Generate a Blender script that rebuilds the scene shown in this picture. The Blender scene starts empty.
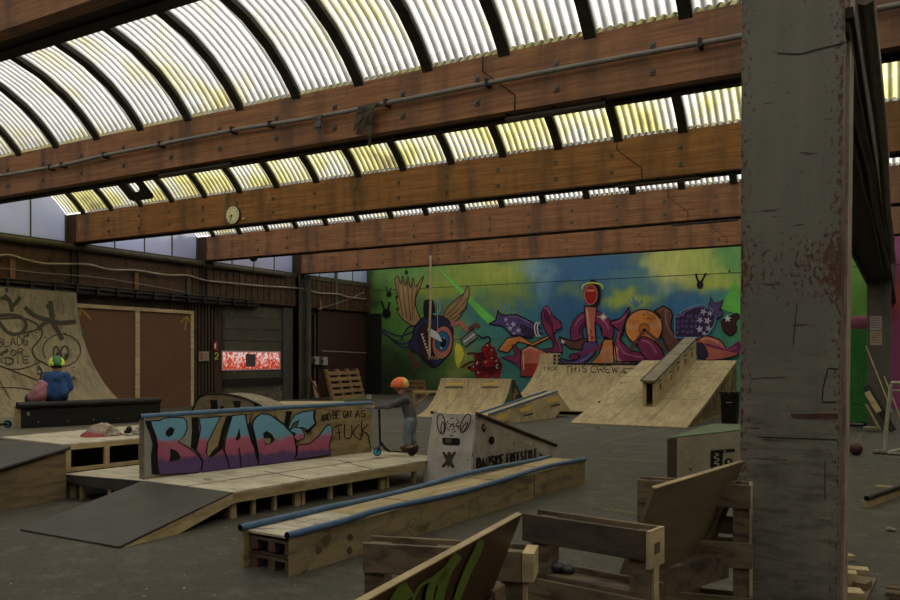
import bpy, bmesh, math, random
from mathutils import Vector, Matrix
from mathutils.geometry import tessellate_polygon
rnd = random.Random(7)
S = bpy.context.scene
COL = S.collection
V = Vector
pi = math.pi
# ---------------------------------------------------------------- survey of the hall
# x runs across the hall (left wall at -22.6), y runs down its length, z is up.
YAW = math.radians(29.6); CA, SA = math.cos(YAW), math.sin(YAW)
H = 1.8; FP = 800.0; HY = 357.0
def ray(px, py):
    u = (px-450)/FP
    return V((-SA+CA*u, CA+SA*u, (HY-py)/FP))
def at(px, py, z=0.0):
    d = ray(px, py); t = (z-H)/d.z
    return V((d.x*t, d.y*t, z))
def onY(px, py, Y):
    d = ray(px, py); t = Y/d.y
    return V((d.x*t, Y, H+d.z*t))
def onX(px, py, X):
    d = ray(px, py); t = X/d.x
    return V((X, d.y*t, H+d.z*t))
def dep(px, py, t):
    d = ray(px, py); return V((d.x*t, d.y*t, H+d.z*t))
def zover(px, py, x, y):
    t = -SA*x+CA*y
    return H+(HY-py)/FP*t
def sY(Y, off=0.0): return lambda px, py: onY(px, py, Y-off)
def sX(X, off=0.0): return lambda px, py: onX(px, py, X+off)
def sPlane(A, B, C, off=0.0):
    n = (B-A).cross(C-A).normalized()
    if n.dot(V((0,0,H))-A) < 0: n = -n
    A2 = A+n*off; o = V((0,0,H))
    def f(px, py):
        d = ray(px, py); return o+d*((A2-o).dot(n)/d.dot(n))
    return f
def sHeight(h, t0, t1, off=0.0):
    def f(px, py):
        d = ray(px, py); a, b = t0, t1
        g = lambda t: (H+d.z*t)-h(d.x*t, d.y*t)
        if g(a) < 0: b = a
        for _ in range(40):
            m = (a+b)/2
            if g(m) > 0: a = m
            else: b = m
        p = V((d.x*a, d.y*a, H+d.z*a))
        e = .02
        n = V((-(h(p.x+e, p.y)-h(p.x-e, p.y))/(2*e), -(h(p.x, p.y+e)-h(p.x, p.y-e))/(2*e), 1)).normalized()
        return p+n*off
    return f
# ---------------------------------------------------------------- materials
GM, DS = .80, .14
def lin(c, g=2.2):
    out = []
    m_ = .3*c[0]+.59*c[1]+.11*c[2]; c = [k*(1-DS)+m_*DS for k in c]
    for k in c:
        k = k/255.0
        l = k/12.92 if k <= .04045 else ((k+.055)/1.055)**2.4
        out.append(min(.85, l*g*GM))
    return (*out, 1)
def nn(nt, t, **kw):
    n = nt.nodes.new(t)
    for k, v in kw.items(): setattr(n, k, v)
    return n
def base_mat(name):
    m = bpy.data.materials.new(name); m.use_nodes = True
    nt = m.node_tree; b = nt.nodes['Principled BSDF']
    return m, nt, b
def noise(nt, scale, stretch=(1,1,1), detail=5, rough=.6, coord='Object', dist=0):
    tc = nn(nt, 'ShaderNodeTexCoord'); mp = nn(nt, 'ShaderNodeMapping'); n = nn(nt, 'ShaderNodeTexNoise')
    mp.inputs['Scale'].default_value = stretch
    n.inputs['Scale'].default_value = scale; n.inputs['Detail'].default_value = detail; n.inputs['Roughness'].default_value = rough
    n.inputs['Distortion'].default_value = dist
    nt.links.new(tc.outputs[coord], mp.inputs[0]); nt.links.new(mp.outputs[0], n.inputs['Vector'])
    return n.outputs['Fac']
def ramp(nt, fac, stops):
    r = nn(nt, 'ShaderNodeValToRGB'); e = r.color_ramp.elements
    e[0].position, e[0].color = stops[0]; e[1].position, e[1].color = stops[-1]
    for p, c in stops[1:-1]:
        k = e.new(p); k.color = c
    nt.links.new(fac, r.inputs[0]); return r.outputs[0]
def mixc(nt, fac, a, b, mode='MIX'):
    m = nn(nt, 'ShaderNodeMix', data_type='RGBA', blend_type=mode)
    if isinstance(fac, (int, float)): m.inputs[0].default_value = fac
    else: nt.links.new(fac, m.inputs[0])
    for s, i in ((a, 6), (b, 7)):
        if isinstance(s, tuple): m.inputs[i].default_value = s
        else: nt.links.new(s, m.inputs[i])
    return m.outputs[2]
def mth(nt, op, a, b=None):
    m = nn(nt, 'ShaderNodeMath', operation=op)
    for s, i in ((a, 0), (b, 1)):
        if s is None: continue
        if isinstance(s, (int, float)): m.inputs[i].default_value = s
        else: nt.links.new(s, m.inputs[i])
    return m.outputs[0]
BW = lambda v: (v, v, v, 1)
def step(nt, fac, a, b): return ramp(nt, fac, [(a, BW(0)), (b, BW(1))])
_mc = {}
def mat(name, c1, c2=None, g=2.2, scale=3, stretch=(1,1,1), rough=.75, metal=0, spot=None, spot_scale=8, spot_at=.66, spot_stretch=(1,1,1), fine=0, bump=0, spec=.3, detail=6):
    if name in _mc: return _mc[name]
    m, nt, b = base_mat(name)
    A = lin(c1, g); col = A
    if c2 is not None:
        f = noise(nt, scale, stretch, detail)
        col = ramp(nt, f, [(.32, A), (.68, lin(c2, g))])
    if fine:
        f2 = noise(nt, scale*9, stretch, 4)
        col = mixc(nt, fine, col, ramp(nt, f2, [(.35, BW(.35)), (.65, BW(1.0))]), 'MULTIPLY')
    if spot is not None:
        f3 = noise(nt, spot_scale, spot_stretch, 8, .65)
        col = mixc(nt, step(nt, f3, spot_at, spot_at+.05), col, lin(spot, g))
    if isinstance(col, tuple): b.inputs['Base Color'].default_value = col
    else: nt.links.new(col, b.inputs['Base Color'])
    b.inputs['Roughness'].default_value = rough; b.inputs['Metallic'].default_value = metal
    b.inputs['Specular IOR Level'].default_value = spec
    if bump:
        bp = nn(nt, 'ShaderNodeBump'); bp.inputs['Strength'].default_value = bump; bp.inputs['Distance'].default_value = .02
        nt.links.new(noise(nt, scale*6, stretch, 6), bp.inputs['Height']); nt.links.new(bp.outputs[0], b.inputs['Normal'])
    _mc[name] = m; return m
# ---------------------------------------------------------------- meshes
WLOC = {}
class MB:
    def __init__(s): s.v = []; s.f = []; s.mi = []; s.sm = []
    def add(s, vs, fs, mi=0, smooth=False):
        o = len(s.v); s.v += [V(p) for p in vs]
        for f in fs: s.f.append([i+o for i in f]); s.mi.append(mi); s.sm.append(smooth)
        return s
    def box(s, a, b, mi=0):
        x0, y0, z0 = a; x1, y1, z1 = b
        return s.hexa([(x0,y0,z0),(x1,y0,z0),(x1,y1,z0),(x0,y1,z0),(x0,y0,z1),(x1,y0,z1),(x1,y1,z1),(x0,y1,z1)], mi)
    def hexa(s, p, mi=0):
        return s.add(p, [(0,3,2,1),(4,5,6,7),(0,1,5,4),(1,2,6,5),(2,3,7,6),(3,0,4,7)], mi)
    def obox(s, o, X, Y, Z, mi=0):
        o, X, Y, Z = V(o), V(X), V(Y), V(Z)
        return s.hexa([o, o+X, o+X+Y, o+Y, o+Z, o+X+Z, o+X+Y+Z, o+Y+Z], mi)
    def prism(s, pts, vec, mi=0, smooth=False):
        n = len(pts); pts = [V(p) for p in pts]; vec = V(vec)
        s.add(pts, [tuple(range(n))[::-1]], mi)
        s.add([p+vec for p in pts], [tuple(range(n))], mi)
        s.add(pts+[p+vec for p in pts], [(i, (i+1) % n, n+(i+1) % n, n+i) for i in range(n)], mi, smooth)
        return s
    def bar(s, a, b, w, h, mi=0, up=(0,0,1)):
        a, b = V(a), V(b); d = (b-a).normalized(); up = V(up)
        sd = d.cross(up)
        if sd.length < 1e-4: sd = d.cross(V((1,0,0)))
        sd.normalize(); u2 = sd.cross(d).normalized()
        o = a-sd*w/2-u2*h/2
        return s.obox(o, b-a, sd*w, u2*h, mi)
    def tube(s, path, r, n=12, mi=0, cap=True, hollow=0):
        P = [V(p) for p in path]; rs = r if isinstance(r, (list, tuple)) else [r]*len(P)
        rings = []; prev = None
        for i, p in enumerate(P):
            d = (P[min(i+1, len(P)-1)]-P[max(i-1, 0)]).normalized()
            if prev is None:
                a = d.cross(V((0,0,1)))
                if a.length < 1e-3: a = d.cross(V((1,0,0)))
                a.normalize()
            else:
                a = (prev-d*prev.dot(d)).normalized()
            prev = a; b = d.cross(a)
            rings.append([p+(a*math.cos(2*pi*k/n)+b*math.sin(2*pi*k/n))*rs[i] for k in range(n)])
        vs = [q for R in rings for q in R]
        fs = [(i*n+k, i*n+(k+1) % n, (i+1)*n+(k+1) % n, (i+1)*n+k) for i in range(len(P)-1) for k in range(n)]
        s.add(vs, fs, mi, True)
        if cap:
            if hollow:
                for R, c, dd in ((rings[0], P[0], (P[1]-P[0]).normalized()), (rings[-1], P[-1], (P[-2]-P[-1]).normalized())):
                    inn = [c+(q-c)*hollow for q in R]; dp = [q+dd*rs[0]*1.5 for q in inn]
                    s.add(R+inn+dp, [(k, (k+1) % n, n+(k+1) % n, n+k) for k in range(n)]+[(n+k, n+(k+1) % n, 2*n+(k+1) % n, 2*n+k) for k in range(n)]+[tuple(range(2*n, 3*n))], mi+1)
            else:
                s.add(rings[0], [tuple(range(n))], mi); s.add(rings[-1], [tuple(range(n))[::-1]], mi)
        return s
    def ell(s, c, r, n=16, m=10, mi=0, rot=None, z0=-1.0, z1=1.0):
        c = V(c); vs = []; fs = []
        for j in range(m+1):
            zz = z0+(z1-z0)*j/m; zz = math.sin(math.asin(max(-1, min(1, z0)))+(math.asin(max(-1, min(1, z1)))-math.asin(max(-1, min(1, z0))))*j/m)
            q = math.sqrt(max(0, 1-zz*zz))
            for k in range(n):
                p = V((r[0]*q*math.cos(2*pi*k/n), r[1]*q*math.sin(2*pi*k/n), r[2]*zz))
                if rot: p = rot @ p
                vs.append(c+p)
        for j in range(m):
            for k in range(n): fs.append((j*n+k, j*n+(k+1) % n, (j+1)*n+(k+1) % n, (j+1)*n+k))
        return s.add(vs, fs, mi, True)
    def build(s, name, mats, parent=None, kind=None, label=None, cat=None, group=None, bevel=0, origin=None):
        if not isinstance(mats, (list, tuple)): mats = [mats]
        if parent is not None: loc = V((0,0,0)); base = WLOC[parent.name]
        else:
            if origin is None:
                xs = [p.x for p in s.v]; ys = [p.y for p in s.v]
                loc = V(((min(xs)+max(xs))/2, (min(ys)+max(ys))/2, min(p.z for p in s.v)))
            else: loc = V(origin)
            base = loc
        me = bpy.data.meshes.new(name)
        me.from_pydata([p-base for p in s.v], [], s.f)
        for m in mats: me.materials.append(m)
        for i, p in enumerate(me.polygons):
            p.material_index = min(s.mi[i], len(mats)-1); p.use_smooth = s.sm[i]
        me.update()
        o = bpy.data.objects.new(name, me); COL.objects.link(o); o.location = loc
        if parent is not None: o.parent = parent
        WLOC[o.name] = base
        tag(o, label, cat, group, kind)
        if bevel:
            bv = o.modifiers.new('b', 'BEVEL'); bv.width = bevel; bv.segments = 2; bv.limit_method = 'ANGLE'
        return o
def tag(o, label=None, cat=None, group=None, kind=None):
    if label: o['label'] = label
    if cat: o['category'] = cat
    if group: o['group'] = group
    if kind: o['kind'] = kind
    return o
def thing(name, loc, label, cat, group=None):
    o = bpy.data.objects.new(name, None); COL.objects.link(o); o.location = loc; o.empty_display_size = .2
    WLOC[o.name] = V(loc); return tag(o, label, cat, group)
def fix_normals(o):
    bm = bmesh.new(); bm.from_mesh(o.data); bmesh.ops.recalc_face_normals(bm, faces=bm.faces); bm.to_mesh(o.data); bm.free(); return o
# ---------------------------------------------------------------- paint: flat colour areas lying on a surface
def spline(pts, closed=True, n=5):
    out = []; N = len(pts)
    if N < 3: return list(pts)
    rng = range(N) if closed else range(N-1)
    g = (lambda i: pts[i % N]) if closed else (lambda i: pts[max(0, min(N-1, i))])
    for i in rng:
        p0, p1, p2, p3 = g(i-1), g(i), g(i+1), g(i+2)
        for k in range(n):
            t = k/n
            out.append(tuple(.5*(2*b+(c-a)*t+(2*a-5*b+4*c-d)*t*t+(-a+3*b-3*c+d)*t**3) for a, b, c, d in zip(p0, p1, p2, p3)))
    if not closed: out.append(pts[-1])
    return out
class Paint:
    """shapes given as survey points, laid on a surface of the place"""
    def __init__(s, surf, o=(0,0), k=1.0): s.surf = surf; s.o = o; s.k = k; s.m = MB(); s.mats = []
    def q(s, pts): return [(s.o[0]+x/s.k, s.o[1]+y/s.k) for x, y in pts]
    def mid(s, m):
        if m not in s.mats: s.mats.append(m)
        return s.mats.index(m)
    def poly(s, pts, m, smooth=False, lift=0.0, edge=None, ew=.8, n=4):
        p = s.q(pts)
        if smooth: p = spline(p, True, n)
        vs = [s.lifted(a, b, lift) for a, b in p]
        tri = tessellate_polygon([[V((a, b, 0)) for a, b in p]])
        s.m.add(vs, [tuple(t) for t in tri], s.mid(m))
        if edge: s._rib(p+[p[0]], ew, edge, lift+.003)
        return s
    def lifted(s, a, b, lift):
        P = s.surf(a, b)
        if lift: P = P+(V((0,0,H))-P).normalized()*lift
        return P
    def _rib(s, p, w, m, lift=0.0):
        vs = []; fs = []; N = len(p)
        for i in range(N):
            a = p[max(0, i-1)]; b = p[min(N-1, i+1)]
            dx, dy = b[0]-a[0], b[1]-a[1]; L = math.hypot(dx, dy) or 1
            ww = w(i/(N-1)) if callable(w) else w
            nx, ny = -dy/L*ww/2, dx/L*ww/2
            vs += [s.lifted(p[i][0]+nx, p[i][1]+ny, lift), s.lifted(p[i][0]-nx, p[i][1]-ny, lift)]
        for i in range(N-1): fs.append((2*i, 2*i+1, 2*i+3, 2*i+2))
        s.m.add(vs, fs, s.mid(m)); return s
    def line(s, pts, w, m, smooth=True, lift=0.0):
        p = s.q(pts)
        if smooth and len(p) > 2: p = spline(p, False, 5)
        elif len(p) > 1:
            d = []
            for i in range(len(p)-1):
                for k in range(4): t = k/4; d.append((p[i][0]*(1-t)+p[i+1][0]*t, p[i][1]*(1-t)+p[i+1][1]*t))
            p = d+[p[-1]]
        return s._rib(p, w, m, lift)
    def disc(s, c, rx, ry, m, lift=0.0, rot=0, edge=None, ew=.8, n=20):
        pts = [(c[0]+rx*math.cos(2*pi*i/n)*math.cos(rot)-ry*math.sin(2*pi*i/n)*math.sin(rot), c[1]+rx*math.cos(2*pi*i/n)*math.sin(rot)+ry*math.sin(2*pi*i/n)*math.cos(rot)) for i in range(n)]
        return s.poly(pts, m, False, lift, edge, ew)
    def text(s, txt, a, b, ha, hb, w, m, lift=0.0, fill=.72, jit=0, up=(0,-1)):
        """block letters between baseline points a and b"""
        N = len(txt)
        for i, ch in enumerate(txt):
            if ch not in FONT: continue
            t0 = i/N; h = ha+(hb-ha)*t0
            ex = ((b[0]-a[0])/N, (b[1]-a[1])/N)
            for st in FONT[ch]:
                pts = []
                for (u, v) in st:
                    u = u*fill+jit*rnd.uniform(-.08, .08); v = v+jit*rnd.uniform(-.08, .08)
                    pts.append((a[0]+ex[0]*(i+u)+up[0]*h*v, a[1]+ex[1]*(i+u)+up[1]*h*v))
                pp = s.q(pts); s._rib([p for p in (spline(pp, False, 3) if jit and len(pp) > 2 else pp)], w, m, lift)
        return s
    def build(s, name, parent, **kw): return s.m.build(name, s.mats, parent, **kw)
FONT = {'A': [[(0,0),(.5,1),(1,0)],[(.2,.38),(.8,.38)]], 'B': [[(0,0),(0,1),(.8,.95),(.8,.6),(0,.52)],[(0,.52),(.95,.45),(.95,.05),(0,0)]],
 'C': [[(1,.85),(.6,1),(.05,.8),(.05,.2),(.6,0),(1,.15)]], 'D': [[(0,0),(0,1),(.6,.97),(1,.7),(1,.3),(.6,.03),(0,0)]],
 'E': [[(1,1),(0,1),(0,0),(1,0)],[(0,.5),(.8,.5)]], 'F': [[(1,1),(0,1),(0,0)],[(0,.5),(.8,.5)]], 'G': [[(1,.85),(.5,1),(.05,.7),(.05,.3),(.5,0),(1,.2),(1,.45),(.6,.45)]],
 'H': [[(0,0),(0,1)],[(1,0),(1,1)],[(0,.5),(1,.5)]], 'I': [[(.5,0),(.5,1)]], 'K': [[(0,0),(0,1)],[(1,1),(.05,.45),(1,0)]],
 'L': [[(0,1),(0,0),(1,0)]], 'M': [[(0,0),(0,1),(.5,.4),(1,1),(1,0)]], 'N': [[(0,0),(0,1),(1,0),(1,1)]], 'O': [[(.5,1),(0,.7),(0,.3),(.5,0),(1,.3),(1,.7),(.5,1)]],
 'P': [[(0,0),(0,1),(.9,.95),(.9,.55),(0,.45)]], 'R': [[(0,0),(0,1),(.9,.95),(.9,.58),(0,.48)],[(.35,.48),(1,0)]],
 'S': [[(1,.88),(.5,1),(.05,.8),(.1,.58),(.9,.42),(.95,.18),(.5,0),(0,.12)]], 'T': [[(0,1),(1,1)],[(.5,1),(.5,0)]], 'U': [[(0,1),(0,.2),(.5,0),(1,.2),(1,1)]],
 'V': [[(0,1),(.5,0),(1,1)]], 'W': [[(0,1),(.25,0),(.5,.7),(.75,0),(1,1)]], 'Y': [[(0,1),(.5,.5),(1,1)],[(.5,.5),(.5,0)]], '1': [[(.2,.8),(.5,1),(.5,0)]],
 '9': [[(.9,.6),(.2,.5),(.1,.85),(.6,1),(.9,.8),(.8,0)]], '0': [[(.5,1),(.05,.7),(.05,.3),(.5,0),(.95,.3),(.95,.7),(.5,1)]], '2': [[(.05,.8),(.5,1),(.9,.75),(.1,0),(1,0)]]}
# ---------------------------------------------------------------- the materials of the hall
def m_glulam():
    m, nt, b = base_mat('glulam')
    tc = nn(nt, 'ShaderNodeTexCoord'); sp = nn(nt, 'ShaderNodeSeparateXYZ'); nt.links.new(tc.outputs['Object'], sp.inputs[0])
    g1 = noise(nt, 3.0, (.25, 6, 6), 7)
    col = ramp(nt, g1, [(.3, lin((78,47,24), 2.6)), (.5, lin((108,66,33), 2.6)), (.72, lin((130,84,46), 2.6))])
    lam = mth(nt, 'FRACT', mth(nt, 'MULTIPLY', sp.outputs[2], 1/.075))
    line = ramp(nt, lam, [(0.0, BW(.55)), (.06, BW(1)), (.94, BW(1)), (1.0, BW(.6))])
    col = mixc(nt, .5, col, line, 'MULTIPLY')
    st = noise(nt, 1.1, (1.5, 1, .25), 5)
    col = mixc(nt, step(nt, st, .46, .7), col, lin((60,38,24), 2.6))
    kn = noise(nt, 9, (1.2, 3, 5), 3)
    col = mixc(nt, step(nt, kn, .71, .74), col, lin((30,18,10), 2.2))
    pale = noise(nt, 1.7, (1.6, 1, .35), 6)
    col = mixc(nt, mth(nt, 'MULTIPLY', step(nt, pale, .64, .74), .45), col, lin((150,120,85), 2.0))
    nt.links.new(col, b.inputs['Base Color']); b.inputs['Roughness'].default_value = .6
    return m
def m_sheet(name, white=(.86,.86,.84), yel=(.80,.72,.36), amount=.62):
    m = bpy.data.materials.new(name); m.use_nodes = True; nt = m.node_tree; nt.nodes.clear()
    out = nn(nt, 'ShaderNodeOutputMaterial')
    f = noise(nt, .75, (1, 1, 1), 7, .62)
    col = ramp(nt, f, [(amount-.16, (*white, 1)), (amount+.02, (*yel, 1)), (amount+.16, (.35,.32,.16, 1))])
    gr = noise(nt, 3.5, (1, .5, .5), 6)
    col = mixc(nt, .35, col, ramp(nt, gr, [(.35, BW(.45)), (.6, BW(1))]), 'MULTIPLY')
    # trough dirt darkened to paint the light and shade of the corrugation into stripes
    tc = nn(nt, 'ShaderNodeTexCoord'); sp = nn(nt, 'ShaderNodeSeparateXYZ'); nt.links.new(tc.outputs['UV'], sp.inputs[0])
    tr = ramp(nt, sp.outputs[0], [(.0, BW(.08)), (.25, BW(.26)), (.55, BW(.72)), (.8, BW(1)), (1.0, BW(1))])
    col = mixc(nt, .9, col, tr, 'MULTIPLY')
    tl = nn(nt, 'ShaderNodeBsdfTranslucent'); tp = nn(nt, 'ShaderNodeBsdfTransparent'); df = nn(nt, 'ShaderNodeBsdfDiffuse')
    nt.links.new(col, tl.inputs[0]); nt.links.new(col, tp.inputs[0]); nt.links.new(mixc(nt, .6, col, BW(.25)), df.inputs[0])
    m1 = nn(nt, 'ShaderNodeMixShader'); m1.inputs[0].default_value = .12; nt.links.new(tl.outputs[0], m1.inputs[1]); nt.links.new(df.outputs[0], m1.inputs[2])
    m2 = nn(nt, 'ShaderNodeMixShader'); m2.inputs[0].default_value = .12; nt.links.new(m1.outputs[0], m2.inputs[1]); nt.links.new(tp.outputs[0], m2.inputs[2])
    nt.links.new(m2.outputs[0], out.inputs[0]); return m
def m_glaze():
    m = bpy.data.materials.new('end_glazing'); m.use_nodes = True; nt = m.node_tree; nt.nodes.clear()
    out = nn(nt, 'ShaderNodeOutputMaterial'); tl = nn(nt, 'ShaderNodeBsdfTranslucent'); gl = nn(nt, 'ShaderNodeBsdfGlossy'); df = nn(nt, 'ShaderNodeBsdfDiffuse')
    tl.inputs[0].default_value = (.22,.24,.31,1); df.inputs[0].default_value = (.36,.38,.48,1)
    gl.inputs[0].default_value = (.8,.8,.85,1); gl.inputs['Roughness'].default_value = .12
    a = nn(nt, 'ShaderNodeAddShader'); nt.links.new(tl.outputs[0], a.inputs[0]); nt.links.new(df.outputs[0], a.inputs[1])
    fr = nn(nt, 'ShaderNodeFresnel'); fr.inputs[0].default_value = 1.5
    mx = nn(nt, 'ShaderNodeMixShader'); nt.links.new(mth(nt, 'MULTIPLY', fr.outputs[0], .4), mx.inputs[0]); nt.links.new(a.outputs[0], mx.inputs[1]); nt.links.new(gl.outputs[0], mx.inputs[2])
    nt.links.new(mx.outputs[0], out.inputs[0]); return m
def m_ply(name, base, dark, g=2.2, grain=(1,1,6), knots=True, scale=2.0, stain=None):
    m, nt, b = base_mat(name)
    f = noise(nt, scale, grain, 8, .62, dist=.6)
    col = ramp(nt, f, [(.3, lin(dark, g)), (.5, lin(base, g)), (.7, lin(tuple(min(255, k*1.12) for k in base), g))])
    if knots:
        k = noise(nt, 3.2, (1,1,1), 2, .3)
        col = mixc(nt, mth(nt, 'MULTIPLY', step(nt, k, .69, .73), .7), col, lin(tuple(k*.45 for k in base), g))
    s = noise(nt, 1.3, (1,1,1), 6, .7)
    col = mixc(nt, mth(nt, 'MULTIPLY', step(nt, s, .5, .72), .45), col, lin(stain or tuple(k*.6 for k in base), g))
    sp = noise(nt, 22, (1,1,1), 4, .7)
    col = mixc(nt, mth(nt, 'MULTIPLY', step(nt, sp, .68, .74), .6), col, lin(tuple(k*.4 for k in base), g))
    nt.links.new(col, b.inputs['Base Color']); b.inputs['Roughness'].default_value = .7; b.inputs['Specular IOR Level'].default_value = .25
    return m
def m_asphalt():
    m, nt, b = base_mat('asphalt')
    f = noise(nt, .35, (1,1,1), 7, .6)
    col = ramp(nt, f, [(.3, lin((48,46,39), 2.1)), (.7, lin((64,60,50), 2.1))])
    f2 = noise(nt, 60, (1,1,1), 4, .7)
    col = mixc(nt, .65, col, ramp(nt, f2, [(.36, BW(.15)), (.64, BW(1.3))]), 'MULTIPLY')
    f3 = noise(nt, 3, (1,1,1), 8, .7)
    col = mixc(nt, mth(nt, 'MULTIPLY', step(nt, f3, .5, .68), .5), col, lin((88,81,66), 2.2))
    f4 = noise(nt, 16, (1,1,1), 6, .75)
    col = mixc(nt, .55, col, ramp(nt, f4, [(.36, BW(.45)), (.62, BW(1.15))]), 'MULTIPLY')
    sp = noise(nt, 14, (1,1,1), 2, .5)
    col = mixc(nt, step(nt, sp, .73, .75), col, lin((130,124,108), 2.0))
    nt.links.new(col, b.inputs['Base Color']); b.inputs['Roughness'].default_value = .75
    bp = nn(nt, 'ShaderNodeBump'); bp.inputs['Strength'].default_value = .4; bp.inputs['Distance'].default_value = .01
    nt.links.new(noise(nt, 80, (1,1,1), 3), bp.inputs['Height']); nt.links.new(bp.outputs[0], b.inputs['Normal'])
    return m
def m_column():
    m, nt, b = base_mat('worn_grey_steel')
    tc = nn(nt, 'ShaderNodeTexCoord'); sp = nn(nt, 'ShaderNodeSeparateXYZ'); nt.links.new(tc.outputs['Object'], sp.inputs[0])
    X, Z = sp.outputs[0], sp.outputs[2]
    f = noise(nt, 1.4, (1,1,.5), 7)
    col = ramp(nt, f, [(.3, lin((70,68,60), 2.9)), (.7, lin((94,91,81), 2.9))])
    streak = noise(nt, 9, (1,1,.06), 5)
    col = mixc(nt, .3, col, ramp(nt, streak, [(.3, BW(.6)), (.65, BW(1.15))]), 'MULTIPLY')
    hz = noise(nt, 9, (.45,.45,2.2), 8, .7)
    low = ramp(nt, mth(nt, 'DIVIDE', Z, 4.0), [(.30, BW(1)), (.50, BW(0))])
    col = mixc(nt, mth(nt, 'MULTIPLY', mth(nt, 'MULTIPLY', step(nt, hz, .46, .62), low), .62), col, lin((45,40,36), 2.2))
    # rust: patchy band, worn edges, lone flakes
    band = ramp(nt, mth(nt, 'ABSOLUTE', mth(nt, 'SUBTRACT', Z, 2.30)), [(.0, BW(.165)), (.10, BW(.14)), (.24, BW(0))])
    band = mth(nt, 'MULTIPLY', band, ramp(nt, X, [(.0, BW(.55)), (.1, BW(1))]))
    xs = ramp(nt, mth(nt, 'ABSOLUTE', mth(nt, 'ADD', X, 0)), [(.16, BW(0)), (.24, BW(.11)), (.29, BW(.24))])
    r = noise(nt, 40, (1,1,.6), 5, .72)
    rn = mth(nt, 'ADD', mth(nt, 'ADD', r, mth(nt, 'MULTIPLY', band, .9)), mth(nt, 'MULTIPLY', xs, .8))
    rust = ramp(nt, noise(nt, 30, (1,1,1), 3), [(.3, lin((52,28,20), 2.4)), (.7, lin((82,50,40), 2.4))])
    col = mixc(nt, step(nt, rn, .635, .66), col, rust)
    sc = noise(nt, 6, (.6,.6,5), 5, .6)
    col = mixc(nt, mth(nt, 'MULTIPLY', step(nt, sc, .64, .67), .8), col, lin((40,26,22), 2.2))
    nt.links.new(col, b.inputs['Base Color']); b.inputs['Roughness'].default_value = .55
    return m
def m_zpaint():
    """graffiti fill: light blue over pink over violet, the bands dropping along the wall"""
    m, nt, b = base_mat('banded_spray_paint')
    tc = nn(nt, 'ShaderNodeTexCoord'); sp = nn(nt, 'ShaderNodeSeparateXYZ'); nt.links.new(tc.outputs['Object'], sp.inputs[0])
    n = noise(nt, 4, (1,1,1), 4)
    z = mth(nt, 'ADD', mth(nt, 'ADD', sp.outputs[2], mth(nt, 'MULTIPLY', sp.outputs[1], .045)), mth(nt, 'MULTIPLY', mth(nt, 'SUBTRACT', n, .5), .25))
    col = ramp(nt, z, [(.22, lin((62,40,84), 2.3)), (.265, lin((122,54,80), 2.2)), (.43, lin((136,64,86), 2.2)), (.49, lin((70,118,140), 2.3)), (.8, lin((78,126,150), 2.3))])
    w = noise(nt, 11, (1,1,1), 7, .7)
    col = mixc(nt, mth(nt, 'MULTIPLY', step(nt, w, .64, .69), .55), col, lin((130,118,98), 2.0))
    nt.links.new(col, b.inputs['Base Color']); b.inputs['Roughness'].default_value = .5
    return m
GLU = m_glulam(); SHEET = m_sheet('ribbed_sheet', amount=.66); SHEETY = m_sheet('algae_stained_sheet', (.84,.84,.78), (.80,.74,.30), .53); GLAZE = m_glaze(); ASPH = m_asphalt(); COLM = m_column(); ZP = m_zpaint()
PLY = m_ply('pale_ply', (128,114,86), (96,82,58))
PLYW = m_ply('whitish_worn_ply', (148,140,122), (124,112,90), grain=(1,4,1))
PLYR = m_ply('ramp_ply', (132,116,82), (108,92,62), grain=(5,1,1), knots=False)
PLYD = m_ply('dull_ply', (92,76,52), (62,50,36), g=2.2)
PLYQ = m_ply('aged_ply', (104,94,76), (78,68,54), grain=(1,4,1), knots=False)
PLYG = m_ply('knotty_ply', (112,96,66), (72,60,42), grain=(1,1,4))
STUD = m_ply('stud_wood', (132,114,78), (104,86,56), knots=False, grain=(1,1,3))
PALW = m_ply('pallet_wood', (90,76,58), (50,43,35), grain=(1,6,6), scale=3)
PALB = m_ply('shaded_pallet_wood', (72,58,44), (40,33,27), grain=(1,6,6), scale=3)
PALE = m_ply('pale_end_grain', (140,122,88), (118,100,70), knots=False)
FILM = mat('grey_film_ply', (60,58,52), (48,47,44), spot=(88,84,74), spot_scale=30, spot_at=.68, rough=.5, g=1.9)
BLKF = mat('black_film_ply', (28,26,23), (20,19,18), rough=.45, spot=(60,56,50), spot_scale=30, spot_at=.74, g=1.6)
BLUE = mat('blue_pipe_paint', (58,88,118), (50,76,104), scale=6, rough=.4, fine=.25, spot=(90,90,88), spot_scale=14, spot_at=.7)
HOLE = mat('dark_inside', (8,8,8), g=1)
BLKM = mat('black_paint', (16,15,15), g=1, rough=.5)
MARK = mat('black_marker', (26,24,24), g=1, rough=.6)
MARKG = mat('faded_black_spray', (48,44,38), (60,54,46), g=1.5, scale=20)
RUST = mat('rusty_cladding', (46,34,25), (62,42,28), scale=1.5, stretch=(3,3,.4), fine=.5, spot=(30,24,20), spot_scale=2, spot_at=.55, g=2.0)
RUSTB = mat('rusty_band', (54,38,26), (72,47,30), scale=1.2, stretch=(3,3,.6), fine=.5, spot=(36,28,22), spot_scale=2.5, spot_at=.56, g=2.2)
DRK = mat('dark_steel', (34,30,26), (24,22,20), g=1.6, rough=.5)
GREYS = mat('grey_green_steel', (70,70,58), (52,50,42), fine=.4, scale=4, stretch=(1,1,.3), g=2.2, spot=(50,34,26), spot_scale=9, spot_at=.62)
PIPE = mat('galvanised_pipe', (112,106,96), (92,86,78), scale=12, rough=.4, g=2.2)
RIB = mat('dirty_rib', (30,27,20), (48,44,32), scale=5, g=1.5, spot=(70,66,40), spot_scale=12, spot_at=.68)
GUT = mat('dark_gutter', (40,28,20), (30,22,18), g=1.8)

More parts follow.
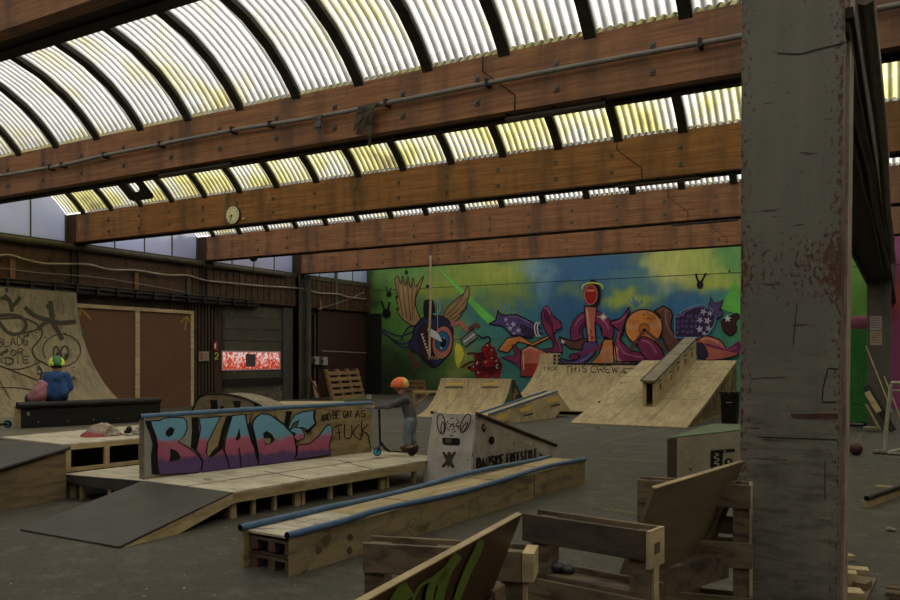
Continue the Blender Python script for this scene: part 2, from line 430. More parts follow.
STN = mat('blue_stained_pallet_wood', (78,66,52), (46,41,37), g=2.1, scale=3, stretch=(1,4,4), spot=(56,74,84), spot_scale=4.5, spot_at=.60, fine=.4)
# ---------------------------------------------------------------- shell
XL, XR, YB, YN = -22.92, 8.0, 32.1, -6.0
BZ0, BZ1 = 5.38, 6.25            # underside and top of the roof beams
PITCH, F0, BT = 5.35, 5.2, .55   # beam spacing, face of the first beam in view, beam thickness
beamY = lambda k: F0+PITCH*k
floor = MB().box((XL-.3, YN-.3, -.2), (XR+.3, YB+.3, 0)).build('floor', ASPH, kind='structure', origin=(0,0,0))
LINE = mat('worn_yellow_line', (88,80,44), (66,62,48), scale=6, g=2.2, spot=(60,57,50), spot_scale=9, spot_at=.5)
LINEW = mat('worn_white_line', (92,86,74), (68,64,56), scale=6, g=2.0, spot=(60,57,50), spot_scale=9, spot_at=.5)
gf = lambda px, py: at(px, py, .004)
for nm, m, ls in (('yellow_floor_marking', LINE, [((600,442),(668,428),1.6),((533,438.5),(604,427),1.6),((470,452),(560,436),1.4),((585,505),(635,513),1.5),((205,534),(238,540),1.6),((853,446),(862,433),3),((600,508.5),(640,516),1.2)]),
                  ('white_floor_marking', LINEW, [((600,443),(672,445),1.2),((612,451),(670,453),1.2),((600,458),(668,462),1.6),((380,420),(430,420.5),1),((375,431),(425,431.5),1),((855,451),(900,458),1.6),((600,428),(560,424),1)])):
    p = Paint(gf)
    for a, b, w in ls: p.line([a, b], w, m, False)
    p.build(nm, floor)
wl = MB().box((XL-.3, YN-.3, 0), (XL, YB+.3, BZ0)).build('wall_left', RUST, kind='structure')
# corrugated cladding between the doors and band of panels above
cl = MB()
def corr(mb, y0, y1, z0, z1, step=.16, d=.05, x=XL):
    y = y0
    while y < y1-.01:
        mb.box((x, y, z0), (x+d, min(y+step*.55, y1), z1)); y += step
corr(cl, 20.0, 22.1, 0, 3.95); corr(cl, 27.6, 31.9, 0, 3.95, .3, .04); corr(cl, YN, 14.5, 0, 3.95, .3, .04)
cl.build('cladding', RUST, wl)
bd = MB().box((XL, YN, 3.98), (XL+.22, YB, 5.2))
corr(bd, 20.5, 31.9, 4.1, 5.15, .34, .03, XL+.22)
bd.build('rusty_beam_band', RUSTB, wl)
MB().tube([(XL+.3, YN, 5.24), (XL+.3, 25.8, 5.24)], .11, 10).box((XL, YN, 5.2), (XL+.26, YB, 5.40)).build('eaves_pipe', mat('olive_pipe', (62,56,42), (46,40,30), fine=.4, g=2.2), wl)
lo = MB()
for z, r, dx in ((3.98,.05,.30),(3.86,.035,.26),(4.08,.03,.34)):
    lo.tube([(XL+dx, YN, z), (XL+dx, 24, z-.02)], r, 8)
y = -5.0
while y < 24: lo.box((XL, y, 3.8), (XL+.38, y+.09, 4.05)); y += .75
lo.box((XL, 14.5, 3.80), (XL+.28, 24.3, 3.98))
lo.build('pipe_rack', DRK, wl)
# the wavy pale cable along the band
cb = [(-12,259),(0,255.5),(12,255.5),(26,260),(44,263.5),(60,264),(88,264.5),(106,269),(120,270),(138,270.5),(166,275),(188,275.5),(206,280.5),(240,284),(262,286),(300,288.5),(318,293),(338,294),(348,297),(366,299)]
MB().tube([onX(a, b, XL+.34) for a, b in spline(cb, False, 4)], .035, 8).build('wavy_cable', mat('pale_cable', (128,118,100), (96,88,74), scale=5), wl)
MB().tube([onX(a, b, XL+.30) for a, b in [(-12,264.5),(0,268),(40,273),(84,276),(110,279),(140,284),(185,292)]], .014, 6).build('thin_wire', PIPE, wl)
MB().tube([onX(a, b, XL+.30) for a, b in [(318,309),(338,303),(352,298),(364,292)]], .016, 6).build('thin_wire', PIPE, wl)
for px, pa, pb, m in ((12,258,279,'y'),(136,270,289,'y'),(188,277,294,'g'),(336,270,309,'g'),(320,300,310,'y')):
    a = onX(px, pa, XL+.26); b = onX(px, pb, XL+.26)
    MB().box((XL+.22, a.y-.08, b.z), (XL+.30, a.y+.08, a.z)).build('band_bracket', mat('ochre_bracket', (96,62,34), g=2.2) if m == 'y' else GREYS, wl)
# columns against the left wall below every beam
for k in range(-1, 5):
    y = beamY(k)
    m = GREYS if k == 4 else mat('sooty_post', (46,40,34), (34,30,26), g=2, fine=.4, scale=5)
    c = MB()
    w = .34 if k == 4 else .22
    zb = 0 if k == 4 else 3.9; pj = .4 if k == 4 else .30
    c.box((XL, y, zb), (XL+pj, y+.05, BZ0)).box((XL, y+w, zb), (XL+pj, y+w+.05, BZ0)).box((XL, y, zb), (XL+pj-.06, y+w, BZ0))
    c.build('trim_%d' % (k+2), m, kind='structure')
MB().box((XL, 25.9, 0), (XL+.12, 26.5, 3.9)).build('grey_jamb', mat('grey_jamb', (62,60,56), (50,48,44), fine=.3), wl)
MB().tube([onX(308.5, 400, XL+.55), onX(308.5, 276, XL+.55)], .11, 10).tube([(XL+.12, 27.95, .4), (XL+.12, 27.95, 3.7), (XL+.12, 27.3, 3.7)], .05, 8).build('riser_pipe', GREYS, wl)
MB().tube([onX(322, 351, XL+.1), onX(366, 353, XL+.1)], .03, 6).build('wall_conduit', PIPE, wl)
MB().box((XL, 28.2, 0), (XL+.1, 31.6, 3.9)).build('red_brown_panel', mat('red_brown_panel', (50,27,18), (40,24,18), fine=.4, scale=2, g=2.3), wl)
# glazing over the left wall, one window to every bay
for k in range(-1, 5):
    y0 = beamY(k)+BT; y1 = beamY(k+1) if k < 4 else YB
    N = 14; R = (2.4**2+1.15**2)/(2*1.15); w = (y1-y0)
    top = [(XL+.02, y0+w*i/N, BZ1+max(0, math.sqrt(max(0, R*R-((i/N-.5)*w)**2))-(R-1.15))) for i in range(N+1)]
    g = MB().prism([(XL+.02, y0, BZ0)]+top+[(XL+.02, y1, BZ0)], (.02, 0, 0))
    o = g.build('window_%d' % (k+2), GLAZE, kind='structure')
    fr = MB()
    for j in range(1, 4): yy = y0+w*j/4; fr.box((XL+.03, yy-.015, BZ0), (XL+.07, yy+.015, BZ1+1))
    fr.box((XL+.02, y1-.07, BZ0), (XL+.09, y1, BZ1)); fr.box((XL+.02, y0, BZ0), (XL+.09, y0+.06, BZ1))
    fr.build('glazing_bar', GREYS, o)
# ---------------------------------------------------------------- vaulted ribbed sheets with dark ribs
RX0 = -2.47; RP = 1.305
def vaultz(s, w=4.8, rise=1.15):
    R = ((w/2)**2+rise**2)/(2*rise); return math.sqrt(max(0, R*R-(s-w/2)**2))-(R-rise)
for k in range(-2, 5):
    y0 = beamY(k)+BT; y1 = beamY(k+1)
    if k == 4: y1 = YB
    if k == -2: y0 = YN
    w = y1-y0; NA = 16; per = RP/9; NX = int((XR-XL)/per*6)
    vs = []; fs = []; uv = []
    for j in range(NA+1):
        s = w*(1-math.cos(pi*j/NA))/2
        z = BZ1+vaultz(s*4.8/w)
        dz = (s/w-.5)*2
        for i in range(NX+1):
            x = XL+(XR-XL)*i/NX
            c = math.cos(2*pi*(x-RX0)/per)
            vs.append((x, y0+s+.024*c*dz*.7, z+.028*c+.05)); uv.append((.5+.5*c, j/NA))
    for j in range(NA):
        for i in range(NX): a = j*(NX+1)+i; fs.append((a, a+1, a+NX+2, a+NX+1))
    cm = MB().add(vs, fs, 0, True)
    c = cm.build('ceiling_%d' % (k+3), SHEETY if k == 1 else SHEET, kind='structure', origin=((XL+XR)/2, (y0+y1)/2, BZ1))
    ul = c.data.uv_layers.new(name='UVMap')
    for lp in c.data.loops: ul.data[lp.index].uv = uv[lp.vertex_index]
    n = 0; x = RX0+RP*8
    while x > XL+.1:
        if x < XR:
            pr = [(x, y0+w*(1-math.cos(pi*j/12))/2) for j in range(13)]
            rb = MB()
            for j in range(12):
                a, b = pr[j][1], pr[j+1][1]
                za, zb = BZ1+vaultz((a-y0)*4.8/w), BZ1+vaultz((b-y0)*4.8/w)
                rb.hexa([(x-.09, a, za-.06), (x+.09, a, za-.06), (x+.09, b, zb-.06), (x-.09, b, zb-.06), (x-.09, a, za+.03), (x+.09, a, za+.03), (x+.09, b, zb+.03), (x-.09, b, zb+.03)])
            rb.build('rib', RIB, c)
        x -= RP
# upstand that closes each vault at the hall's far and near walls and right side
MB().box((XR, YN-.3, 0), (XR+.3, YB+.3, 7.5)).build('wall_right', mat('grey_block_wall', (70,66,60), g=2), kind='structure')
MB().box((XL-.3, YN-.3, 0), (XR+.3, YN, 7.5)).build('wall_near', mat('grey_block_wall', (70,66,60), g=2), kind='structure')
# ---------------------------------------------------------------- roof beams
BOLT = mat('bolt_steel', (92,88,78), (60,56,50), scale=10, g=2.0, rough=.4, metal=.3)
bm0 = None
blabels = {-1: None, 0: 'dark laminated roof beam crossing the top left corner, nearest in view',
 1: 'broad laminated roof beam carrying the long grey pipe and hanging rag', 2: 'laminated roof beam with the round wall clock mounted on its face',
 3: 'laminated roof beam directly behind the one with the clock', 4: 'farthest laminated roof beam, just above the painted wall'}
BOLTPX = {1: None}
beams = {}
for k in range(-1, 5):
    y = beamY(k)
    t = thing('roof_beam', (XL+.05, y, BZ0), blabels[k] or 'laminated roof beam overhead behind the viewpoint', 'beam', 'laminated roof beams')
    beams[k] = t
    MB().box((XL+.05, y, BZ0), (XR, y+.18, BZ1)).build('front_lamella', GLU, t)
    MB().box((XL+.05, y+.37, BZ0), (XR, y+BT, BZ1)).build('rear_lamella', GUT, t)
    MB().box((XL+.05, y+.18, BZ0+.03), (XR, y+.37, BZ1+.02)).build('gutter', GUT, t)
    # shoe plate where the beam meets the left wall
    MB().box((XL+.05, y-.012, BZ0-.04), (XL+.5, y+.2, BZ1)).build('end_plate', mat('dark_brown_plate', (48,30,22), g=2), t)
    if k < 1: continue
    x = RX0+RP*(.35 if k % 2 else .6)-RP*3.5; n = 0
    xs = [RX0-RP*i*1.0-(.45 if k % 2 else .1)+rnd.uniform(-.05,.05) for i in range(-2, 15)]
    first = None
    for x in xs:
        for z in (BZ0+.2, BZ0+.55):
            if first is None:
                b = MB().box((x-.042, y-.018, z-.042), (x+.042, y, z+.042)).tube([(x, y-.018, z), (x, y-.04, z)], .018, 6).build('bolt', BOLT, t)
                first = b; fx = (x, z)
            else:
                b = first.copy(); COL.objects.link(b); b.location = (x-fx[0], 0, z-fx[1])
    # scarf joint
    jx = {1: onY(483,75,y).x, 2: onY(617,175,y).x, 3: onY(668,215,y).x, 4: onY(710,235,y).x}[k]
    zs = [(0, BZ1), (0, BZ1-.22), (.52, BZ0+.22), (.52, BZ0)]
    j = MB()
    for a, b in zip(zs, zs[1:]): j.bar((jx+a[0], y-.002, a[1]), (jx+b[0], y-.002, b[1]), .012, .018, up=(0,1,0))
    j.build('scarf_joint', HOLE, t)
# dark tube luminaires under the beams
def lum(pa, pb, k, label):
    y = beamY(k)+.14
    a = onY(*pa, y); b = onY(*pb, y); z = BZ0-.07
    t = thing('tube_light', (a.x, y, z), label, 'lamp', 'unlit tube lights under the roof beams')
    MB().tube([(a.x, y, z), (b.x, y, z)], .045, 10).build('tube', mat('unlit_tube', (60,50,46), g=2, rough=.25, spec=.6), t)
    for q in (.02, .5, .98):
        x = a.x+(b.x-a.x)*q; MB().box((x-.03, y-.03, z), (x+.03, y+.03, BZ0)).build('clip', DRK, t)
lum((506,118), (606,103), 1, 'dark unlit tube light under the beam with the pipe, left of the column')
lum((160,172), (232,160), 1, 'dark unlit tube light under the left half of the beam with the pipe')
lum((618,186), (700,177), 2, 'dark unlit tube light under the beam with the clock')
lum((672,222), (738,217), 3, 'dark unlit tube light under the beam behind the clock beam')
# ---------------------------------------------------------------- long grey pipe on the second beam
y = beamY(1)-.1
pp = [onY(-30, 181, y), onY(0, 176, y), onY(60, 166, y), onY(104, 155.5, y), onY(166, 143.5, y), onY(240, 129, y), onY(300, 120, y), onY(345, 112, y), onY(385, 103.5, y), onY(433, 94, y), onY(560, 69, y), onY(640, 54, y), onY(742, 36, y)]
zz = pp[-1].z
pp = [V((p.x, y, p.z)) for p in pp]+[V((XR-.5, y, zz+.1))]
t = thing('ceiling_pipe', (XL, y, pp[0].z), 'long grey pipe running along the face of the second roof beam', 'pipe')
MB().tube(pp, .036, 10).build('pipe', mat('grey_pipe', (104,100,92), (86,82,76), rough=.35, g=2.1), t)
for q in (50, 62, 104, 160, 232, 270, 386, 487, 700):
    i = onY(q, 100, y); x = i.x
    zz = next((a.z+(b.z-a.z)*(x-a.x)/(b.x-a.x) for a, b in zip(pp, pp[1:]) if a.x <= x <= b.x), BZ0+.4)
    MB().box((x-.02, y-.045, zz-.05), (x+.03, y+.1, zz+.06)).build('pipe_clamp', DRK, t)
# rags caught on the pipe
RAG = mat('dirty_rag', (62,58,42), (40,36,28), scale=6, g=2.2); RAG2 = mat('grey_rag', (84,82,80), (60,58,56), scale=8, g=2.0)
def cloth(name, rows, m, label, yy, cat='rag', th=.012):
    mb = MB()
    for strip in rows:
        for (a, b), (c, d) in zip(strip, strip[1:]):
            A, B, C_, D = [onY(*q, yy+rnd.uniform(-.03, .03)) for q in (a, b, d, c)]
            mb.hexa([A, B, C_, D, A+V((0,th,0)), B+V((0,th,0)), C_+V((0,th,0)), D+V((0,th,0))])
    return mb.build(name, m, label=label, cat=cat)
cloth('hanging_rag', [[((358,106),(379,102)), ((356,114),(374,108)), ((354,125),(366,112)), ((353,132),(362,118))],
  [((362,114),(378,103)), ((358,125),(367,118)), ((355,134),(361,135))],
  [((367,116),(373,112)), ((366,125),(372,124)), ((368,137),(371.5,136)), ((368.3,147),(370.5,147))]], [RAG], 'torn dark rag hanging from the grey pipe on the second beam', y-.06)
cloth('cloth_scrap', [[((314,116),(322,114)), ((315,121),(320,120)), ((314,127),(321,126)), ((317,133),(319,133))]], [RAG2], 'small grey cloth scrap dangling from the pipe left of the rag', y-.06)
# ---------------------------------------------------------------- round opening in the roof sheet
cc = V(dep(124, 197, 22.6)); tdir = V((0, -1, .85)).normalized(); nrm = V((0, .85, 1)).normalized()
cc = V((cc.x, 15.35, 0)); s = cc.y-(beamY(1)+BT); cc.z = BZ1+vaultz(s)-.10
t = thing('round_roof_vent', cc, 'dark roof panel with a round opening in the vault beside the clock beam', 'vent')
N = 28; r0 = .24; q = []
sq = []
for i in range(N):
    a = 2*pi*i/N; ca, sa = math.cos(a), math.sin(a); k = .52/max(abs(ca), abs(sa))
    q.append(cc+V((1,0,0))*r0*ca+tdir*r0*sa); sq.append(cc+V((1,0,0))*k*ca+tdir*k*sa)
mb = MB().add(q+sq+[p+nrm*.03 for p in q]+[p+nrm*.03 for p in sq], [(i, (i+1) % N, N+(i+1) % N, N+i) for i in range(N)]+[(2*N+i, 2*N+(i+1) % N, 3*N+(i+1) % N, 3*N+i) for i in range(N)]+[(i, (i+1) % N, 2*N+(i+1) % N, 2*N+i) for i in range(N)])
mb.build('vent_panel', RIB, t)
# ---------------------------------------------------------------- near column, far column, girder
CX0, CX1, CY0, CY1 = -.835, -.300, 4.9, 5.45
t = thing('steel_column', ((CX0+CX1)/2, CY0, 0), 'broad rusty grey steel column standing nearest, right of centre', 'column', None)
MB().hexa([(CX0-.005,CY0,0),(CX1-.028,CY0,0),(CX1-.028,CY1,0),(CX0-.005,CY1,0),(CX0+.013,CY0,5.36),(CX1+.03,CY0,5.36),(CX1+.03,CY1,5.36),(CX0+.013,CY1,5.36)]).build('shaft', COLM, t, bevel=.008)
MB().hexa([(CX1-.029,CY1-.3,0),(CX1-.012,CY1-.3,0),(CX1-.012,CY1+.1,0),(CX1-.029,CY1+.1,0),(CX1+.0305,CY1-.3,5.36),(CX1+.047,CY1-.3,5.36),(CX1+.047,CY1+.1,5.36),(CX1+.0305,CY1+.1,5.36)]).build('edge_flange', mat('rubbed_steel_edge', (128,114,98), (92,78,66), fine=.4, scale=5, g=3.0), t)
cmk = Paint(sY(CY0, .003)); SCR = mat('dark_scratch', (34,28,22), g=1.6)
cmk.line([(838,369),(828,368.5),(823,388),(822,402),(836,402.5)], 1.3, SCR, False).poly([(790,414),(838,413.5),(838,418.5),(793,418)], mat('rust_streak', (58,32,24), (76,46,36), g=2.3, scale=14), lift=.001)
cmk.line([(797,304),(793,345)], .9, SCR, False).line([(777,53),(800,54),(815,50),(848,42)], 1.2, SCR).line([(825,460),(825,500)], .8, SCR, False).line([(757,437),(838,440)], 1, SCR).build('scratches', t)
FX0, FX1, FY = -.81, -.29, 22.3
t = thing('steel_column', ((FX0+FX1)/2, FY, 0), 'distant grey steel column with two paper notices taped on it', 'column', None)
MB().box((FX0, FY, 0), (FX1, FY+.5, 3.7)).build('shaft', mat('far_grey_steel', (74,71,65), (62,59,53), fine=.3, g=3.0), t)
PAPER = mat('pinkish_paper', (150,132,134), (130,112,114), fine=.3, scale=10); PAPER2 = mat('yellowish_paper', (150,136,112), (134,118,96), fine=.3, scale=10)
for a, b, m, lb in (((870,316),(882,330),PAPER,'pinkish paper notice taped on the distant column, upper of two'), ((870,331),(882,345),PAPER2,'yellowish paper notice taped on the distant column, lower of two')):
    A = onY(*a, FY-.012); B = onY(*b, FY-.012)
    pb = MB().box((A.x, FY-.012, B.z), (B.x, FY-.004, A.z)).build('paper_notice', m, label=lb, cat='notice', group='paper notices on the distant column')
    pt = Paint(sY(FY-.014)); w = B.x-A.x
    for i in range(5): yy = a[1]+2.5+i*2.2; pt.line([(a[0]+1.5, yy), (b[0]-1.5-(i % 3), yy)], .6, mat('faint_print', (96,80,84), g=2), False)
    pt.build('print', pb)
t = thing('roof_girder', (-.45, 4.75, 3.7), 'heavy steel girder on the columns, running away at the right', 'girder')
GX0, GX1 = -.80, -.25
MB().box((GX0, 5.0, 3.70), (GX1, YB, 3.76)).build('bottom_flange', mat('girder_brown', (54,44,36), (42,34,28), fine=.3, scale=2, g=2.0), t)
MB().box((GX0+.02, 5.0, 3.76), (GX1-.04, YB, 5.36)).build('web', mat('girder_brown'  , (54,44,36)), t)
MB().box((GX0-.03, CY1+.02, 3.62), (GX0+.02, YB, 3.80)).build('flange_lip', DRK, t)
for i, (x, z, r) in enumerate(((-.19,3.80,.05), (-.30,3.66,.035), (-.38,3.67,.02))):
    pts = [(x+rnd.uniform(-.015,.015), 5.0+j*1.3, z+rnd.uniform(-.012,.012)) for j in range(12)]
    MB().tube(pts, r, 8).build('girder_pipe', mat('girder_pipe', (96,90,80), (76,70,62), g=2.0, rough=.4) if i == 0 else DRK, t)
# ---------------------------------------------------------------- the painted wall at the far end
wb = MB().box((XL-.3, YB, 0), (XR+.3, YB+.3, 7.5)).build('wall_back', mat('grey_block_wall', (70,66,60), g=2), kind='structure')
# ground colours: sprayed clouds of blue, green, teal and yellow
NX_, NZ_ = 300, 90
blobs = [  # px, py, rx, ry, colour, weight
 (360,330,16,90,(18,20,10),3.0),(372,300,18,60,(50,84,26),1.6),(395,300,45,60,(58,96,34),1.7),(400,276,60,10,(76,104,52),1.3),(385,372,44,30,(20,30,14),2.3),(430,385,40,20,(24,44,18),1.5),(380,325,12,40,(40,66,26),1.4),
 (430,290,26,16,(120,112,24),1.2),(425,300,16,12,(34,62,78),1.2),(440,365,40,35,(48,78,34),1.3),(462,345,16,24,(138,120,30),1.4),(458,378,16,14,(130,128,36),1.2),
 (480,282,42,16,(96,112,34),1.6),(505,272,30,10,(112,120,40),1.4),(470,310,40,16,(44,86,84),1.1),(500,330,40,25,(36,92,92),1.6),(505,300,18,14,(92,104,34),1.0),
 (540,285,14,24,(92,118,132),1.3),(530,275,16,8,(80,104,112),1.0),(560,300,40,30,(26,66,104),1.6),(520,360,50,30,(34,84,84),1.2),(590,280,36,20,(30,70,108),1.4),
 (575,296,20,10,(116,124,36),1.2),(628,300,28,10,(118,128,34),1.7),(610,318,30,16,(24,70,110),1.3),(655,285,24,12,(34,78,110),1.2),(640,280,30,8,(60,94,86),1.0),
 (672,278,20,16,(142,138,74),1.9),(690,268,30,12,(118,130,54),1.4),(712,284,34,12,(132,134,34),1.9),(735,272,26,12,(108,124,54),1.3),(700,305,40,22,(30,76,120),1.7),
 (660,315,20,16,(24,66,104),1.3),(735,320,24,30,(50,110,74),1.4),(722,350,30,26,(36,96,88),1.6),(650,360,60,30,(40,90,86),1.2),(760,310,40,60,(60,110,50),1.2),
 (858,290,14,60,(66,108,34),2.6),(858,340,12,18,(36,66,34),1.6),(905,330,24,60,(96,36,70),2.6),(900,300,16,20,(130,52,22),2.4),(800,300,40,80,(50,90,50),.8)]
me = bpy.data.meshes.new('painted_wall_ground')
vs = []; fs = []; cols = []
from mathutils import noise as mn
def pxof(x, y, z):
    t = -SA*x+CA*y; r = CA*x+SA*y
    return 450+FP*r/t, HY-FP*(z-H)/t
for j in range(NZ_+1):
    for i in range(NX_+1):
        x = XL+.02+(4.0-XL)*i/NX_; z = 6.3*j/NZ_
        px, py = pxof(x, YB, z)
        px += 17*mn.noise(V((x*.6, z*.9, 1)))+9*mn.noise(V((x*1.6, z*2.2, 3)))+4*mn.noise(V((x*4.5, z*5, 4))); py += 14*mn.noise(V((x*.6, z*.9, 5)))+8*mn.noise(V((x*1.7, z*2, 8)))+4*mn.noise(V((x*5, z*3, 9)))
        W = .02; c = [.02*60, .02*80, .02*70]
        for bx, by, rx, ry, col, w in blobs:
            g = (w*math.exp(-(((px-bx)/rx)**2+((py-by)/ry)**2)))**1.6; W += g
            for q in range(3): c[q] += g*col[q]
        L = lin(tuple(k/W*1.0 for k in c), 3.6)
        s = 1+.12*mn.noise(V((x*9, z*1.2, 0)))
        cols.append((L[0]*s, L[1]*s, L[2]*s, 1)); vs.append((x, YB-.012, z))
for j in range(NZ_):
    for i in range(NX_): a = j*(NX_+1)+i; fs.append((a, a+1, a+NX_+2, a+NX_+1))
me.from_pydata([V(v)-WLOC[wb.name] for v in vs], [], fs)
ca = me.color_attributes.new('paint', 'FLOAT_COLOR', 'POINT')
for i, c in enumerate(cols): ca.data[i].color = c
m, nt, b = base_mat('sprayed_ground'); a = nn(nt, 'ShaderNodeVertexColor', layer_name='paint')
fl = noise(nt, 5, (1,1,.4), 7)
nt.links.new(mixc(nt, .5, a.outputs[0], ramp(nt, fl, [(.3, BW(.75)), (.7, BW(1.15))]), 'MULTIPLY'), b.inputs['Base Color']); b.inputs['Roughness'].default_value = .6
me.materials.append(m); o = bpy.data.objects.new('painted_wall_ground', me); COL.objects.link(o); o.parent = wb
PG = 3.0
def pc(name, *c): return mat('spray_'+name, c, tuple(max(0, k*.82) for k in c), g=PG, scale=1.5, rough=.6)
MAG = pc('magenta', 104,30,68); MAGD = pc('dark_magenta', 66,16,44); SAL = pc('salmon', 158,78,64); ORG = pc('orange', 176,100,36); BRN = pc('brown', 84,46,38)
VIO = pc('violet', 66,50,100); DVI = pc('dark_violet', 40,26,54); PCHR = pc('peach', 170,108,70); RED = pc('red', 128,16,16); DRED = pc('dark_red', 66,6,10); TAN = pc('tan', 128,100,62)
GRB = pc('light_green', 78,160,58); BLK = pc('black', 12,10,14); NAV = pc('navy', 32,34,66); IRIS = pc('iris', 26,84,122); WHT = pc('white', 170,178,184); PNK = pc('pink', 150,84,74); YEL = pc('yellow', 170,160,40)
GRYP = pc('grey', 96,100,96); LBL = pc('light_blue', 70,116,150); DGRN = pc('dark_green', 26,44,18); MRN = pc('maroon', 50,22,26); TRL = pc('teal', 40,104,100)
E = BLK; WS = sY(YB, .02)
# winged eye
p = Paint(WS, (360,250), 5)
p.poly([(395,95),(415,108),(675,345),(645,372),(600,330)], GRB, lift=.002)
for a, b, c in (((280,400),(200,430),(105,395)),((280,430),(210,470),(110,410)),((270,450),(220,490),(150,440)),((290,380),(240,390),(205,450))): p.line([a, b, c], 1.6, NAV, lift=.01)
for cx, cy, r in ((145,222,13),(132,318,22)):
    p.disc((cx, cy), r, r*1.15, BLK, .01); p.line([(cx-r*.5, cy-r), (cx-r*.9, cy-r*2.2), (cx-r*1.2, cy-r*2.9)], r*.09, BLK, lift=.01); p.line([(cx+r*.4, cy-r), (cx+r*.7, cy-r*2.6)], r*.09, BLK, lift=.01)
p.disc((232,112), 8, 12, BLK, .01)
p.disc((338,182), 8, 9, BLK, .01)
p.poly([(175,160),(188,128),(204,170),(214,130),(228,180),(240,132),(252,190),(266,138),(276,185),(318,130),(296,195),(276,250),(284,300),(302,350),(270,378),(235,362),(205,335),(180,290),(196,300),(178,230),(190,240)], TAN, True, .012, E, .9)
for a in ((190,160,215,330),(212,150,235,345),(238,150,255,350),(262,160,265,340),(290,175,270,300)): p.line([(a[0],a[1]),((a[0]+a[2])/2-4,(a[1]+a[3])/2),(a[2],a[3])], .9, BRN, lift=.018)
p.poly([(540,178),(545,230),(528,285),(535,290),(500,320),(505,330),(450,372),(418,352),(428,300),(455,270),(490,240),(520,215)], TAN, True, .012, E, .9)
for a in ((530,200,430,330),(538,240,435,345),(525,285,440,358)): p.line([(a[0],a[1]),((a[0]+a[2])/2+6,(a[1]+a[3])/2+6),(a[2],a[3])], .9, BRN, lift=.018)
p.poly([(268,395),(300,350),(330,335),(400,330),(440,350),(465,400),(455,480),(425,540),(370,588),(330,560),(290,520),(255,500),(245,470),(262,440)], NAV, True, .02, E, 1)
p.poly([(300,395),(345,372),(370,420),(372,490),(350,550),(372,580),(320,540),(300,470)], MRN, True, .024, E, .8)
for i in range(8): p.poly([(306+i*5, 415+i*16), (318+i*5, 420+i*16), (306+i*6, 432+i*16)], WHT, lift=.03)
p.poly([(318,265),(335,248),(368,255),(372,340),(322,335)], BLK, True, .026)
p.line([(372,262),(395,255),(402,290),(385,320),(365,318)], 1.6, LBL, lift=.028)
p.disc((412,462), 52, 84, PNK, .03, .12, E, 1); p.disc((412,456), 34, 50, IRIS, .035, .1, BLK, .8); p.disc((416,462), 16, 25, BLK, .04)
p.disc((406,490), 4, 5, WHT, .045); p.disc((420,440), 3, 4, WHT, .045)
p.poly([(338,395),(362,398),(392,420),(410,458),(385,448),(352,430)], WHT, True, .045)
for i in range(6): p.disc((345+i*15, 545-abs(i-3)*2+i*-2), 5, 9, TAN, .045, .3)
p.line([(250,505),(262,550),(290,575)], 3.2, BRN, lift=.03); p.line([(270,540),(275,585),(270,610)], 2, BRN, lift=.03); p.line([(290,560),(302,590)], 2, BRN, lift=.03)
p.line([(455,378),(495,362),(520,380),(540,405)], 3.4, PNK, lift=.03); p.line([(545,400),(575,375),(598,385)], 4, BRN, lift=.03)
p.poly([(502,446),(560,402),(584,418),(584,440),(528,484),(512,470)], GRYP, False, .034, E, .9); p.line([(520,460),(572,420)], 1.4, WHT, lift=.04)
p.line([(590,425),(615,440),(640,432),(652,455),(630,470)], 1.6, BLK, lift=.02)
# red berries
for i in range(46):
    a = rnd.uniform(0, 2*pi); r = rnd.random()**.6; cy = 560+math.sin(a)*80*r; cx = 632+math.cos(a)*(30+.38*(cy-480))*r
    p.disc((cx, cy), rnd.uniform(14, 21), rnd.uniform(16, 24), RED if rnd.random() < .6 else DRED, .02+i*.0006, rnd.uniform(-.5,.5), DRED, .7, n=12)
    if i % 4 == 0: p.disc((cx-4, cy-7), 3, 4, WHT, .052, n=8)
for a in (((600,520),(560,515),(535,520)),((590,560),(550,560),(505,590)),((600,590),(540,585),(560,600))): p.line(a, 1.8, DRED, lift=.018)
p.poly([(480,470),(505,480),(520,520),(505,560),(490,590),(475,540)], YEL, True, .003)
# feathered creature with stars
p.build('painted_winged_eye', wb)
q = Paint(WS, (480,270), 6)
for a in (((150,265),(105,185)),((165,262),(140,200)),((185,258),(168,205)),((200,262),(190,235))): q.line(a, 1.1, LBL, lift=.01)
q.poly([(55,322),(95,302),(108,238),(128,268),(155,272),(222,268),(312,312),(372,352),(340,366),(385,385),(330,382),(304,412),(250,396),(190,392),(150,350),(135,335),(85,330)], VIO, False, .02, BLK, 1.3)
q.poly([(240,330),(300,345),(330,375),(304,408),(262,392)], DVI, True, .022)
def star(P, cx, cy, r, m, lift, rot=0): P.poly([(cx+(r if i % 2 == 0 else r*.42)*math.cos(rot+pi*i/5-pi/2), cy+(r if i % 2 == 0 else r*.42)*math.sin(rot+pi*i/5-pi/2)) for i in range(10)], m, False, lift)
LAV = pc('lavender', 140,132,160)
for cx, cy, r in ((155,298,16),(200,325,20),(180,350,18),(230,362,20),(205,380,12),(165,325,10)): star(q, cx, cy, r, LAV, .026, .3*cx)
for cx in (335, 352): q.line([(cx+8,312),(cx-6,330),(cx-6,370),(cx+8,400)], 1.1, WHT, lift=.03)
q.poly([(105,482),(160,410),(240,395),(312,440),(400,398),(412,410),(320,455),(290,447),(230,430),(165,495)], ORG, False, .024, BLK, 1)
q.poly([(245,480),(300,452),(350,470),(400,495),(440,520),(400,640),(245,640)], SAL, False, .028, BLK, 1.1)
q.poly([(252,560),(400,560),(400,640),(245,640)], pc('brick', 130,36,30), False, .0285)
q.poly([(130,525),(212,508),(190,450),(205,448),(248,490),(240,600),(212,560)], MAG, False, .03, BLK, 1)
